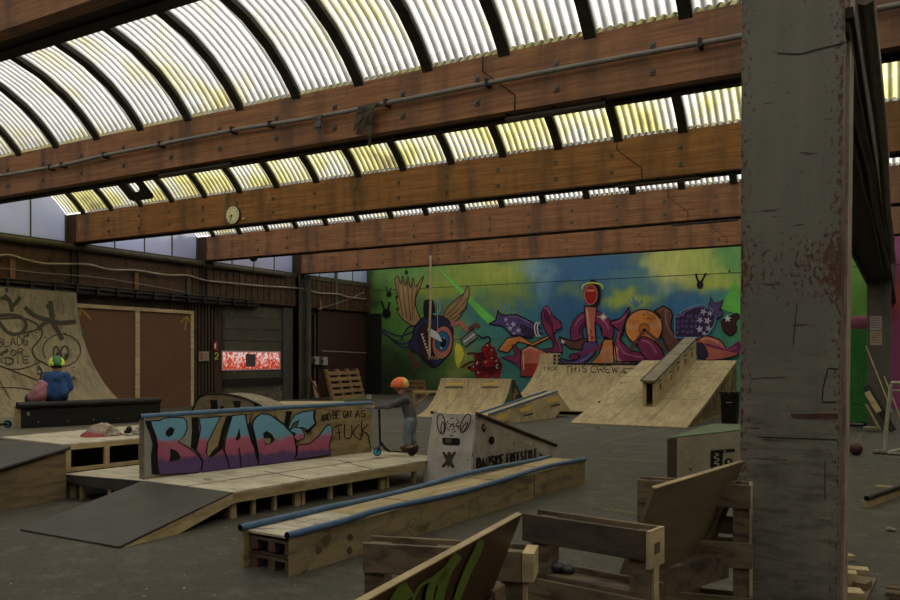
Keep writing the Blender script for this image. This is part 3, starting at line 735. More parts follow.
q.poly([(368,262),(385,222),(402,214),(432,270),(485,312),(490,348),(460,360),(440,395),(490,455),(496,497),(440,500),(375,470),(436,470),(440,430),(395,370),(372,320)], MAG, False, .034, BLK, 1.2)
q.poly([(392,235),(425,290),(440,340),(415,330),(385,290)], MAGD, True, .037)
q.line([(430,330),(445,400),(470,450)], 2.2, MAGD, lift=.037)
q.poly([(473,398),(560,430),(642,408),(640,450),(600,478),(540,470),(490,432)], BRN, False, .03, BLK, 1)
q.poly([(488,415),(512,428),(500,442),(486,432)], WHT, False, .036)
def arc(cx, cy, rx, ry, a0, a1, n=14): return [(cx+rx*math.cos(math.radians(a0+(a1-a0)*i/n)), cy+ry*math.sin(math.radians(a0+(a1-a0)*i/n))) for i in range(n+1)]
A1 = arc(672, 370, 95, 92, 150, 380)
q.line(A1, 12.5, BLK, lift=.034); q.line(A1, 10.6, MAG, lift=.038); q.line(arc(672,370,72,68,160,250), 3.5, MAGD, lift=.041)
q.poly([(625,216),(700,222),(690,330),(696,430),(648,430),(634,320)], SAL, False, .045, BLK, 1.4)
q.line([(655,350),(668,372),(652,392),(680,405),(660,420)], 1.6, RED, lift=.05, smooth=False)
q.poly([(625,432),(700,430),(690,500),(650,540),(600,570),(505,560),(480,530),(540,545),(600,520)], VIO, True, .04, BLK, 1.2)
q.line([(540,520),(600,500),(680,480),(735,440)], 3.4, MAG, lift=.048); q.disc((565,520), 30, 18, MAG, .047, 0, BLK, 1)
q.poly([(742,416),(797,416),(798,500),(805,575),(655,575),(715,505)], ORG, False, .05, BLK, 1.2); q.poly([(742,455),(797,455),(798,500),(805,575),(720,575),(730,520)], PCHR, False, .053)
q.poly([(715,340),(770,470),(800,560),(780,420)], BLK, True, .03)
q.disc((682,142), 44, 84, BLK, .05, -.06); q.disc((665,148), 38, 58, RED, .055, 0, SAL, 1); q.poly([(640,118),(690,118),(690,128),(640,128)], PCHR, False, .06)
q.line(arc(675, 105, 62, 28, 160, 380), 1.4, YEL, lift=.064)
q.poly([(778,312),(800,300),(850,290),(892,222),(900,250),(868,312),(862,370),(838,420),(835,470),(850,510),(910,530),(910,580),(830,565),(802,500),(806,450),(828,400),(832,350),(790,335)], MAG, False, .056, BLK, 1.2)
q.poly([(806,455),(830,470),(828,500),(845,560),(812,540)], PCHR, True, .06)
st = (740,282)
for i in range(8): a = pi*i/8; L = 30 if i % 4 == 0 else 18; q.line([(st[0]-L*math.cos(a), st[1]-L*math.sin(a)), (st[0]+L*math.cos(a), st[1]+L*math.sin(a))], .5, WHT, False, .066)
q.disc(st, 9, 9, WHT, .067)
LMG = pc('light_magenta', 142,62,104); LSA = pc('light_salmon', 186,120,100); LVI = pc('light_violet', 100,84,140)
q.line(arc(672,370,108,106,200,262), 1.6, LMG, lift=.044).line(arc(672,370,100,98,285,350), 1.8, LMG, lift=.044).line([(640,235),(652,330),(660,425)], 2.2, LSA, lift=.05).line([(384,232),(402,226),(424,268)], 1.2, LMG, lift=.04)
q.line([(455,410),(484,462),(486,492)], 1.3, LMG, lift=.04).line([(258,490),(300,466),(345,482)], 1.8, LSA, lift=.033).line([(260,500),(262,600)], 1.4, LSA, lift=.033).line([(520,560),(590,552),(650,520),(680,480)], 1.4, LVI, lift=.047)
q.line([(812,315),(850,302),(880,262)], 1.3, LMG, lift=.06).line([(822,400),(812,450),(818,500),(850,545),(900,560)], 1.4, LMG, lift=.062).line([(160,280),(225,282),(300,318)], 1.1, LVI, lift=.026).line([(130,478),(172,424),(235,406)], 1.3, PCHR, lift=.03)
q.build('painted_lettering', wb)
r = Paint(WS, (600,260), 6)
r.poly([(58,372),(120,352),(185,278),(152,362),(136,420),(122,480),(180,540),(300,570),(290,610),(100,610),(88,500),(112,420),(70,390)], MAG, False, .06, BLK, 1.2)
r.disc((262,405), 112, 108, ORG, .064, 0, BLK, 1.2, n=28); r.poly([(155,375),(262,395),(370,350),(372,420),(262,412),(160,420)], PCHR, False, .067)
r.disc((265,415), 32, 34, pc('deep_orange', 150,78,22), .07, 0, BRN, .9)
for i in range(26): a = rnd.uniform(pi*1.05, pi*1.95); rr = rnd.uniform(55, 98); r.disc((262+rr*math.cos(a), 405+rr*math.sin(a)), 5, 4, pc('rust_dots', 140,64,20), .07, n=8)
r.disc((266,420), 10, 10, BLK, .075)
r.line([(266,420),(220,480),(180,530)], 2.6, BRN, lift=.074); r.line([(270,420),(340,480),(400,545)], 2.8, BRN, lift=.074)
r.poly([(325,305),(380,274),(425,300),(436,335),(420,400),(455,455),(480,490),(420,560),(372,460),(376,350)], BRN, False, .058, BLK, 1.2)
r.poly([(448,345),(495,305),(560,275),(620,268),(668,290),(694,340),(685,390),(650,440),(610,465),(450,465)], DVI, False, .066, LBL, 1.4)
for i in range(22): r.disc((470+(i % 6)*26+rnd.uniform(-4,4), 335+(i//6)*32+rnd.uniform(-4,4)), 10, 11, VIO, .07, n=10)
for cx, cy, s in ((620,310,24),(660,320,20),(600,360,22),(645,365,26),(598,415,24),(650,410,22),(625,440,16)): star(r, cx, cy, s, LAV, .073, cx)
r.poly([(650,292),(666,222),(690,262),(742,238),(718,300),(748,322),(696,358),(690,325)], VIO, False, .068, BLK, 1)
r.poly([(225,500),(262,458),(345,505),(385,590),(300,610),(240,545)], MAG, True, .078, BLK, 1.2)
r.poly([(568,505),(600,470),(640,455),(720,480),(765,535),(835,560),(760,590),(640,600),(580,560)], SAL, True, .072, BLK, 1.2)
r.poly([(575,500),(625,505),(650,580),(590,590)], DVI, True, .075)
r.poly([(640,500),(760,528),(835,485),(835,552),(760,545),(650,520)], MAG, True, .078)
r.poly([(715,290),(812,118),(840,200),(840,330)], GRB, False, .03)
r.disc((600,150), 20, 23, BLK, .03); r.line([(595,135),(582,110),(576,82)], 2, BLK, lift=.03); r.line([(606,135),(622,105),(636,78)], 2, BLK, lift=.03)
r.poly([(730,365),(770,345),(820,320),(835,340),(815,370),(818,420),(790,450),(755,440),(735,410)], MRN, True, .035, BLK, 1); star(r, 766, 352, 24, WHT, .04)
r.line([(778,58),(779,75)], .8, BLK, lift=.02); r.line([(772,60),(776,72)], .8, BLK, lift=.02)
for i in range(8): r.line([(455+i*12,175),(455+i*12,215+rnd.uniform(0,50))], .5, pc('drip', 96,104,66), False, .01)
for i in range(9): a = -pi/2+rnd.uniform(-.9,.9); L = rnd.uniform(30, 75); r.line([(215,285),(215+L*math.cos(a), 285+L*math.sin(a))], 1.1, LBL, False, .01)
r.line([(72,380),(118,364),(150,335)], 1.4, LMG, lift=.064).line([(112,430),(108,490),(150,560),(260,585)], 1.5, LMG, lift=.064).line([(250,480),(300,500),(340,560)], 1.8, LMG, lift=.081).line([(352,310),(382,290),(412,310)], 1.2, pc('light_brown', 120,76,62), lift=.062).line([(392,300),(398,380),(430,450)], 1.3, pc('light_brown', 120,76,62), lift=.062)
r.line([(610,478),(650,470),(715,498)], 1.6, LSA, lift=.076).line([(680,500),(770,538),(820,520)], 1.2, LMG, lift=.082).line([(465,345),(550,290),(620,280),(660,300)], 1.0, LVI, lift=.072).line(arc(262,405,98,94,190,350), 1.4, PCHR, lift=.069)
r.build('painted_creatures', wb)
MB().box((XL+.05, YB-.016, 5.02), (4, YB-.010, 5.045)).build('panel_seam', mat('seam', (30,34,24), g=1.5), wb)
MB().box((XL+.05, YB-.016, 2.60), (-11, YB-.010, 2.615)).build('panel_seam', mat('seam', (30,34,24), g=1.5), wb)
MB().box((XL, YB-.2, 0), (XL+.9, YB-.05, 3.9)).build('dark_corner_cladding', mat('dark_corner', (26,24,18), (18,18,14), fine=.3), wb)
# ---------------------------------------------------------------- doors and fittings of the left wall
WX = XL+.06
def quadX(mb, a, b, x=WX, t=.04, mi=0):   # upright rectangle on the left wall from survey corners
    A = onX(*a, x); B = onX(*b, x); y0, y1 = sorted((A.y, B.y)); z0, z1 = sorted((A.z, B.z))
    mb.box((x-.03, y0, z0), (x+t, y1, z1), mi); return y0, y1, z0, z1
yA = 15.95; yM = onX(136.5, 350, WX).y; yE = onX(193, 350, WX).y; zT = 3.50
d1 = MB().box((XL, 14.9, 0), (XL+.06, yE, zT)).build('door_1', mat('brown_board', (90,59,38), (80,52,35), fine=.12, g=2.0, scale=1), kind='structure')
fr = MB()
for y0, y1, z0, z1 in ((14.9, yE, zT-.12, zT), (yM-.09, yM+.09, 0, zT-.12), (yE-.15, yE, 0, zT-.12)): fr.box((XL+.06, y0, z0), (XL+.12, y1, z1))
fr.build('door_frame', PALE, d1)
pw = Paint(sX(XL+.062, .004)); YP = mat('yellow_marker', (150,112,20), g=2.0)
pw.line([(91,319),(80,308)], 1, YP, False).line([(80,316),(80,307.5),(87,309)], 1, YP, False)
pw.line([(185,330),(187,317)], 1, YP, False).line([(181,322),(187,316),(190.5,323)], 1, YP, False).build('arrow_mark', d1)
y0 = onX(222.5, 350, XL).y; y1 = onX(290, 350, XL).y
d2 = MB().box((XL-.02, y0, 0), (XL+.03, y1, 3.85)).build('door_2', mat('roller_grey', (66,62,50), (50,46,38), fine=.3, scale=1.2, g=2.2, spot=(82,78,66), spot_scale=1.2, spot_at=.6), kind='structure')
sl = MB()
z = .1
while z < 3.8: sl.box((XL+.03, y0+.05, z), (XL+.05, y1-.05, z+.44)); z += .47
sl.build('door_section', mat('roller_grey', (66,62,50)), d2)
MB().box((XL+.05, y0, .62), (XL+.07, y1-.1, .95)).build('dark_rubber_strip', DRK, d2)
MB().box((XL+.03, y0, 0), (XL+.07, y1-.1, .4)).build('bottom_rail', mat('door_rail', (84,76,62), (60,54,44), fine=.3), d2)
sw = Paint(sX(XL+.055, .0)); 
A = onX(222, 352, XL+.06); B = onX(279, 368.5, XL+.06)
m, nt, b = base_mat('frosted_red_white_pane')
f = noise(nt, 9, (1,1,1), 6, .7); tc = nn(nt, 'ShaderNodeTexCoord'); sp = nn(nt, 'ShaderNodeSeparateXYZ'); nt.links.new(tc.outputs['Generated'], sp.inputs[0])
f2 = mth(nt, 'ADD', f, mth(nt, 'MULTIPLY', sp.outputs[2], .10))
c = ramp(nt, f2, [(.46, (.45,.03,.015,1)), (.55, (.62,.10,.06,1)), (.60, (.75,.45,.42,1)), (.7, (.85,.78,.8,1))])
nt.links.new(c, b.inputs['Base Color']); nt.links.new(c, b.inputs['Emission Color']); b.inputs['Emission Strength'].default_value = .55; b.inputs['Roughness'].default_value = .3
pn = MB().box((XL+.05, A.y, B.z), (XL+.085, B.y, A.z)).build('window_strip', m, d2)
C1 = onX(246, 354, XL+.09); C2 = onX(255.5, 366.5, XL+.09)
MB().box((XL+.08, C1.y, C2.z), (XL+.095, C2.y, C1.z)).build('dark_pane', mat('dark_pane', (62,54,56), g=2), d2)
frm = MB()
for (ya, yb, za, zb) in ((A.y-.04, B.y+.04, A.z, A.z+.05), (A.y-.04, B.y+.04, B.z-.05, B.z), (A.y-.04, A.y, B.z, A.z), (B.y, B.y+.06, B.z, A.z)): frm.box((XL+.05, ya, za), (XL+.1, yb, zb))
frm.build('window_frame', mat('pale_frame', (150,120,116), g=2), d2)
# small things fixed to the left wall
def sign(a, b, m, name, label, cat, x=XL+.09, t=.02):
    mb = MB(); quadX(mb, a, b, x, t); return mb.build(name, m, label=label, cat=cat)
s1 = sign((199,351.5), (208.5,361), mat('notice_cream', (118,106,90), g=2.2), 'safety_notice', 'pale square safety notice on the dark wall beside the red sign', 'sign')
pt = Paint(sX(XL+.115)); pt.poly([(200,352.5),(203,352.3),(203,360),(200,360.2)], mat('notice_red', (120,60,40), g=2)); 
for i in range(5): pt.line([(203.8,353.6+i*1.6),(207.6,353.8+i*1.6)], .5, MARKG, False)
pt.build('print', s1)
s2 = sign((213,341.5), (217.6,350.5), mat('sign_red', (110,24,22), g=2.2), 'fire_sign', 'small upright red fire extinguisher sign above the yellow number', 'sign')
pt = Paint(sX(XL+.115)); pt.line([(215.3,343.5),(215.3,348.5)], 1.4, WHT, False); pt.line([(214.4,344),(216.2,343)], .6, WHT, False); pt.build('extinguisher_symbol', s2)
n2 = Paint(sX(XL+.06)); n2.line([(214.4,354.4),(216,352.8),(218,354),(217.4,356.3),(214.6,359),(218.6,358.8)], 1.1, mat('number_yellow', (140,140,40), g=2.2)); n2.build('painted_number', wl)
for a, b, lb in (((312,356.5),(316.5,364.5),'left of two pale electrical boxes beside the riser pipe'), ((320,357),(325,365),'right of two pale electrical boxes beside the riser pipe')):
    t_ = sign(a, b, mat('box_white', (128,122,110), (108,102,92), g=2.2), 'electrical_box', lb, 'box', XL+.12, .16); t_['group'] = 'electrical boxes on the left wall'
    q1 = onX((a[0]+b[0])/2, (a[1]+b[1])/2, XL+.29); MB().box((XL+.275, q1.y-.07, q1.z-.05), (XL+.30, q1.y+.07, q1.z+.07)).build('switch', DRK, t_)
# wall clock on the third beam
cy = beamY(2); c0 = onY(232.5, 215, cy-.06)
t = thing('wall_clock', (c0.x, cy-.06, c0.z-.24), 'round white wall clock hanging on a laminated roof beam', 'clock')
R0 = .235
MB().tube([(c0.x, cy, c0.z), (c0.x, cy-.06, c0.z)], R0+.02, 32).build('clock_case', mat('clock_case', (60,56,48), g=2), t)
MB().tube([(c0.x, cy-.058, c0.z), (c0.x, cy-.064, c0.z)], R0, 32).build('clock_face', mat('clock_face', (168,164,146), g=2.6), t)
tk = MB()
for i in range(12):
    a = pi*i/6; tk.bar((c0.x+math.sin(a)*R0*.74, cy-.066, c0.z+math.cos(a)*R0*.74), (c0.x+math.sin(a)*R0*.9, cy-.066, c0.z+math.cos(a)*R0*.9), .004, .028, up=(0,1,0))
tk.build('hour_marks', MARK, t)
for nm, a, L, w in (('hour_hand', 250, .5, .028), ('minute_hand', 208, .78, .02)):
    a = math.radians(a); MB().bar((c0.x, cy-.07, c0.z), (c0.x+math.sin(a)*R0*L, cy-.07, c0.z+math.cos(a)*R0*L), .006, w, up=(math.cos(a),0,-math.sin(a))).build(nm, MARK, t)
# small pale knob beside the clock, hook lamp, ropes
kk = onY(243.5, 219, cy-.03); MB().ell(kk, (.04,.04,.04), 10, 6).build('alarm_knob', mat('knob', (150,140,110), g=2), label='small pale round sensor on the beam just right of the clock', cat='sensor')
hx = onY(253.5, 262, beamY(3)+.1)
t = thing('pendant_hook', (hx.x, hx.y, BZ0-.5), 'small dark dome hook hanging beneath a roof beam at left', 'hook')
MB().ell((hx.x, hx.y, BZ0-.02), (.16,.16,.16), 14, 6, z0=-1, z1=0).build('dome', DRK, t)
MB().tube([(hx.x, hx.y, BZ0-.1), (hx.x, hx.y, BZ0-.45), (hx.x+.05, hx.y, BZ0-.5), (hx.x, hx.y, BZ0-.56), (hx.x-.03, hx.y, BZ0-.5)], .012, 6).build('hook', DRK, t)
ROPE = mat('pale_rope', (140,124,98), (112,96,74), scale=20, g=2.8)
ry = beamY(4)-.08
a = onY(430.5, 245, ry)
t = thing('hanging_rope', (a.x, ry, 2.0), 'thick pale rope hanging from the roof before the painted wing', 'rope')
b = onY(429.5, 356, ry)
MB().tube([(a.x, ry, BZ0+.25), (a.x+.01, ry, 4.2), (b.x, ry, b.z+1), (b.x, ry, b.z)], .048, 8).build('rope_strand', ROPE, t)
MB().ell((a.x, ry, BZ0+.28), (.06,.06,.07), 10, 6).build('knot', ROPE, t)
a = onY(438, 268, 29.5); b = onY(437.5, 330, 29.5)
MB().tube([(a.x, 29.5, BZ0+1.6), (b.x, 29.5, b.z)], .014, 6).build('thin_cord', ROPE, label='thin grey cord hanging just right of the thick rope', cat='rope')
# ---------------------------------------------------------------- tall curved ramp at the left, scribbled with black spray
QX0, QX1, QR = -22.0, -18.0, 4.0
def qz(x): 
    if x >= QX1: return 0.0
    return QR-math.sqrt(max(0, QR*QR-(min(QX1-x, QR-.0008))**2))
def quarter(x_or_y, pts, vec, mats, name, label, cat, extra=None): pass
pr = []
th0 = math.acos((QR-3.76)/QR)
N = 26
for i in range(N+1):
    a = th0*i/N; pr.append((QX1-QR*math.sin(a), QR-QR*math.cos(a)))
y0, y1 = 10.2, 15.6
t = thing('quarter_pipe', (-20, y0, 0), 'tall curved wooden ramp at far left, scribbled with black spray', 'ramp', None)
mb = MB().prism([(x, y0, z) for x, z in pr]+[(x, y0, z-.03) for x, z in pr[::-1]], (0, y1-y0, 0), 0)
o = mb.build('riding_surface', PLYQ, t)
sd = [(x, y1, z-.03) for x, z in pr if z > .04]+[(QX0-.3, y1, pr[-1][1]-.03), (QX0-.3, y1, 0), (QX1-.6, y1, 0)]
MB().prism(sd, (0, .02, 0)).build('side_panel', PLYD, t)
MB().tube([(QX0-.03, y0, 3.76), (QX0-.03, y1, 3.76)], .03, 8).build('coping', DRK, t)
g = Paint(sHeight(lambda x, y: qz(x) if x > QX0 else 8, 12, 40, .012), (0,280), 5)
b1 = MARKG; b2 = mat('thin_black_scribble', (40,34,30), (56,50,42), g=1.3, scale=20)
g.line([(122,135),(160,170),(200,190),(262,205),(300,215),(380,208)], 4.5, b1).line([(250,105),(258,160),(262,205),(290,260),(312,300)], 4.8, b1).line([(262,205),(225,215),(185,248)], 4, b1).line([(235,120),(250,140)], 5, b1)
g.line([(-60,180),(0,178),(60,175),(110,190),(130,225),(110,262),(70,272),(30,255),(-10,205)], 3.6, b1).line([(0,195),(100,190),(165,210),(205,245),(208,280),(180,320),(160,350),(180,395),(230,420)], 1.6, b2).line([(185,248),(140,262),(110,262)], 1.8, b2)
g.line([(20,75),(50,110),(60,160)], 4.2, b1).line([(100,85),(75,120),(50,135)], 4, b1).line([(0,90),(30,95),(50,110)], 3.6, b1).line([(30,40),(34,62)], 3, b1)
g.line(arc(308,352,94,80,150,470,30), 1.1, b2)
g.line(arc(280,362,14,28,0,370,16), 1.6, b2).line(arc(322,366,19,34,0,370,16), 1.8, b2); g.disc((286,376),8,14,b2,.004).disc((330,384),10,18,b2,.004)
g.text('BLADE', (-14,335), (152,322), 42, 40, .9, b2, jit=.1).text('OR', (52,382), (125,372), 30, 28, .9, b2, jit=.1).text('DIE', (28,428), (160,412), 34, 30, .9, b2, jit=.1)
g.line([(15,415),(5,400),(30,388),(65,395),(60,420),(20,415)], .9, b2).line([(0,430),(60,448),(130,440),(190,415),(210,410),(240,430)], 1.2, b2).line([(-20,425),(60,455),(130,480),(190,505)], 1.2, b2).line([(0,540),(80,540),(165,552)], .9, b2).line([(-10,490),(50,600)], 1.0, b2)
g.line([(190,432),(208,460),(200,500)], 2.2, b2).line([(180,470),(225,470),(248,462)], 1.3, b2).line([(228,460),(200,480),(250,505)], 1.2, b2).line([(0,375),(40,350)], 3.4, b1).line([(360,485),(372,500)], 3, b1)
for i in range(16): g.disc((rnd.uniform(120,430), rnd.uniform(90,560)), rnd.uniform(3,8), rnd.uniform(3,8), MARKG, .002, n=8)
g.line([(425,250),(415,280)], 3.5, mat('green_spray_spot', (40,56,34), g=2), lift=.01)
g.build('sprayed_scribbles', t)
# ---------------------------------------------------------------- lower wooden deck
DZ, UZ = .31, .675
A = at(232,492,DZ); B = at(425,460.5,DZ); B2 = at(420,453,DZ); B2 = V((-6.02,10.30,DZ)); C_ = V((-7.45,10.52,DZ)); Dn = V((-7.98,6.56,DZ)); E_ = V((-9.34,6.42,DZ))
t = thing('skate_deck', (A.x-.8, A.y, 0), 'long low wooden deck under the lettered ledge, with open framing along its side', 'deck')
top = [A, B, B2, C_, V((-8.6, 10.5, DZ)), V((-9.2, 7.6, DZ)), E_, Dn]
MB().prism([(p.x, p.y, DZ-.022) for p in top], (0,0,.022)).build('deck_top', PLYW, t)
dirv = (B-A); L = dirv.length; dv = dirv/L; nv = V((dv.y, -dv.x, 0))
MB().obox(A+V((0,0,-.125))-nv*.03, dv*L, nv*.035, (0,0,.103)).build('front_rail', STUD, t)
for s in (.02, .33, .64, .97, 1.08, 1.55, 1.9, 2.5, 2.62, 3.2):
    if s > L-.05: break
    w = .09 if s in (.02, .97, 2.5) else .05
    p = A+dv*s-nv*.06; MB().obox(V((p.x, p.y, 0)), dv*w, -nv*.05, (0,0,DZ-.125)).build('post', STUD, t)
MB().prism([A-nv*.05+V((0,0,-DZ)), V((A.x-.9,A.y,0)), V((A.x-.9,A.y+.03,0)), A-nv*.05+V((0,.03,-DZ))], (0,0,.12)).build('end_skirt', PLYD, t)
MB().obox(V((-7.5,6.9,0)), V((.45,3.4,0)), V((-.03,0,0)), (0,0,DZ-.03)).build('added_dark_backing', BLKF, t)  # black sheet added below the deck so the framing openings stay dark
# near end of the left half: dark lip and posts
MB().prism([(E_.x, E_.y-.02, DZ-.002), (E_.x+.1, E_.y-.02, DZ-.07)]+[(E_.x+(Dn.x-E_.x)*q, E_.y+(Dn.y-E_.y)*q-.02, DZ-.085-.05*math.sin(pi*min(1, q*.6))-.02*q) for q in (.2,.4,.6,.8,1)]+[(Dn.x, Dn.y-.02, DZ-.002)], (0,.02,0)).build('dark_lip', FILM, t)
for x in (-9.28, -9.1, -8.55, -8.0): MB().box((x, 6.5, 0), (x+.05, 6.55, DZ-.02)).build('post', STUD, t)
MB().box((-9.35, 7.4, 0), (-7.6, 7.43, DZ-.03)).build('added_end_backing', BLKF, t)  # added as well, closes off the space behind the posts in black
# grey ramp leading to that deck
r0, r1, r2, r3 = V((-7.95,5.0,0)), V((-6.42,5.0,0)), V((-6.45,6.50,DZ)), V((-7.98,6.56,DZ))
t = thing('access_ramp', (-7.2, 5.0, 0), 'dark grey ramp board sloping from the floor up to the lower deck', 'ramp')
MB().hexa([r0, r1, r2+V((0,0,-.02)), r3+V((0,0,-.02)), r0+V((0,0,.02)), r1+V((0,0,.02)), r2, r3]).build('ramp_board', FILM, t)
MB().prism([r1+V((-.04,.06,0)), r2+V((-.04,-.01,-.022)), r2+V((-.04,-.01,-.13)), r1+V((-.04,.7,0))], (.045,0,0)).build('side_rail', STUD, t)
MB().prism([r0+V((.0,.06,0)), r3+V((.0,-.01,-.022)), r3+V((.0,-.01,-.13)), r0+V((.0,.7,0))], (.045,0,0)).build('side_rail', STUD, t)
# ---------------------------------------------------------------- lettered ledge
LA = at(145,479.5,DZ); LB = at(371.8,451.7,DZ); lt = .10
ld = (LB-LA); LL = ld.length; ldn = ld/LL; ln = V((ldn.y,-ldn.x,0)); LH = .745
t = thing('grind_ledge', LA, 'upright plywood ledge lettered BLADE in blue, pink and violet', 'ledge')
WLOC[t.name] = V(LA)
MB().obox(LA+ldn*.03, ldn*(LL-.03), -ln*lt, (0,0,LH)).build('panel', PLYG, t)
MB().obox(LA-ldn*.02, ldn*.05, -ln*(lt+.005), (0,0,LH)).obox(LA-ldn*.02+ln*.005, ldn*.06, -ln*.02, (0,0,LH)).build('end_post', mat('scuffed_post', (110,100,84), (80,70,58), spot=(70,40,44), spot_scale=14, spot_at=.6, g=2.2, scale=6), t)
zt = DZ+LH+.02
MB().tube([LA+V((0,0,LH+.02))-ldn*.05-ln*.03, LA+ld*.4+V((0,0,LH+.03))-ln*.03, LB+V((0,0,LH+.02))-ln*.03], .034, 12, hollow=.8).build('coping', [BLUE, HOLE], t)
lpl = sPlane(LA, LB, LA+V((0,0,1)), .006)
g = Paint(lpl, (120,400), 6)
GRYL = mat('grey_undercoat', (112,112,104), (96,96,88), g=2.2, spot=(70,66,60), spot_scale=10, spot_at=.68)
TANL = mat('bare_tan', (120,104,74), (96,82,58), g=2.2, scale=5)
OB = 2.0
g.poly([(145,118),(200,118),(220,450),(150,458)], GRYL)
g.poly([(375,105),(440,103),(470,104),(560,100),(480,300),(420,300),(350,250)], GRYL, lift=.001)
g.poly([(150,122),(186,126),(215,215),(226,270),(222,330),(238,450),(190,446),(185,330),(196,262),(178,200),(160,160)], BLKM, lift=.004)
g.poly([(428,104),(470,102),(476,190),(470,250),(457,308),(424,284),(432,180)], BLKM, lift=.004)
LETB = [(182,124),(240,124),(256,112),(300,104),(375,105),(398,122),(405,165),(385,215),(350,250),(420,290),(470,330),(495,370),(488,420),(470,437),(240,450),(226,400),(222,330),(226,270),(215,215),(195,165)]
g.poly(LETB, ZP, lift=.008, edge=BLKM, ew=1.1)
g.poly([(275,190),(302,160),(328,175),(318,207),(292,222),(278,212)], BLKM, lift=.013)
g.poly([(302,290),(342,306),(366,345),(352,360),(295,370),(304,330)], BLKM, lift=.013)
g.poly([(474,110),(598,99),(642,97),(615,180),(625,235),(618,290),(642,330),(658,418),(490,435),(500,370),(480,330),(458,300),(470,245),(485,170)], ZP, lift=.006, edge=BLKM, ew=1)
g.poly([(603,99),(642,96),(612,180),(592,270),(560,305),(532,342),(519,320),(528,250),(562,185)], TANL, lift=.012, edge=BLKM, ew=.9)
g.poly([(642,96),(674,94),(645,170),(626,235),(620,290),(560,338),(536,345),(552,312),(592,280),(612,180)], BLKM, lift=.014)
g.poly([(674,94),(750,86),(765,160),(790,255),(815,300),(830,365),(828,396),(662,414),(645,350),(626,300),(634,235),(655,160)], ZP, lift=.016, edge=BLKM, ew=1)
g.poly([(717,168),(724,225),(702,247),(694,236)], BLKM, lift=.021); g.line([(712,285),(718,310),(728,400)], 1.3, BLKM, lift=.021)
g.poly([(750,86),(792,82),(782,140),(806,200),(822,290),(834,372),(816,350),(800,275),(768,180)], BLKM, lift=.02)
g.poly([(758,90),(786,86),(776,130),(768,150)], TANL, lift=.022)
DD = [(800,128),(820,100),(850,82),(900,88),(945,120),(1000,160),(1045,210),(1060,290),(1058,330),(1040,375),(834,392),(830,320),(808,210),(795,160)]
g.poly(DD, ZP, lift=.024, edge=BLKM, ew=1.3); g.poly([(858,200),(880,185),(912,205),(930,240),(905,262),(870,268)], BLKM, lift=.03)
g.poly([(866,228),(905,232),(900,258),(872,262)], TANL, lift=.032)
h = Paint(lpl, (270,390), 6)
h.poly([(28,132),(98,128),(84,200),(50,178)], TANL, lift=.026)
h.poly([(98,126),(135,128),(122,170),(104,240),(84,212)], BLKM, lift=.028)
h.poly([(150,150),(200,130),(262,124),(262,168),(272,200),(228,240),(200,226),(160,225),(175,178),(140,200),(120,240),(112,220),(130,175)], ZP, lift=.030, edge=BLKM, ew=1)
h.poly([(262,124),(275,122),(272,165),(280,205),(232,258),(205,250),(228,240),(272,200),(262,168)], BLKM, lift=.029)
h.poly([(112,245),(150,222),(190,230),(206,262),(205,292),(162,304),(142,282),(158,262)], ZP, lift=.033, edge=BLKM, ew=.9)
h.poly([(165,330),(240,322),(295,275),(330,225),(352,208),(372,218),(374,262),(358,330),(366,388),(160,420),(165,370)], ZP, lift=.034, edge=BLKM, ew=1)
h.text('AND', (308,190), (368,180), 44, 44, .9, MARK, lift=.004, jit=.6).text('BE', (378,172), (424,166), 40, 38, .9, MARK, lift=.004, jit=.6).text('GAY', (440,168), (496,162), 40, 40, .9, MARK, lift=.004, jit=.6).text('AS', (512,165), (582,160), 42, 40, .9, MARK, lift=.004, jit=.6)
h.line([(385,222),(432,208)], 1, MARK, lift=.004).line([(410,228),(420,300)], 1, MARK, lift=.004).line([(392,262),(430,252)], .9, MARK, lift=.004)
h.line([(448,205),(446,250),(452,288),(480,288),(492,262),(490,212)], 1, MARK, lift=.004).line([(535,208),(508,235),(505,272),(545,298),(542,262)], 1, MARK, lift=.004)
h.line([(548,188),(552,250),(556,280)], 1, MARK, lift=.004).line([(590,205),(555,245),(585,265),(604,345)], 1, MARK, lift=.004)
g.build('sprayed_lettering', t); h.build('marker_writing', t)
# ---------------------------------------------------------------- upper deck with open frame
t = thing('skate_deck', (-10, 6.5, 0), 'raised wooden deck at left with open-framed front, above the lower deck', 'deck')
u0, u1, u2, u3 = V((-9.42,6.5,UZ)), V((-9.0,9.6,UZ)), V((-11.0,9.9,UZ)), V((-11.05,6.65,UZ))
MB().prism([V((p.x,p.y,UZ-.02)) for p in (u0,u1,u2,u3)], (0,0,.02)).build('deck_top', PLYW, t)
fd = (u1-u0); FL = fd.length; fdn = fd/FL; fn = V((fdn.y,-fdn.x,0))
def fo(s, w, z0, z1, m=STUD, nm='frame_rail', d=.045): MB().obox(V((u0.x,u0.y,z0))+fdn*s-fn*d, fdn*w, fn*d, (0,0,z1-z0)).build(nm, m, t)
fo(0, FL, UZ-.08, UZ-.022); fo(0, FL, DZ, DZ+.05)
for s in (0, .56, 1.08, 1.62, 2.2): fo(s, .07 if s else .10, DZ+.05, UZ-.08, STUD, 'frame_post')
MB().box((-11.0, 6.52, 0), (-9.42, 6.56, UZ-.02)).build('end_panel', PLYD, t)
MB().prism([V((p.x,p.y,UZ-.025)) for p in (u3, u2, V((-14.6,10.6,UZ)), V((-14.8,6.6,UZ)))], (0,0,.02)).build('grey_deck_top', mat('grey_worn_ply', (86,80,66), (66,62,52), fine=.2, g=2.2), t)
MB().box((-14.7, 6.62, 0), (-11.0, 6.66, UZ-.03)).box((-10.2, 6.6, 0), (-10.15, 9.7, UZ-.03)).build('added_under_backing', BLKF, t)  # unseen black boards added to darken the hollow under the raised deck
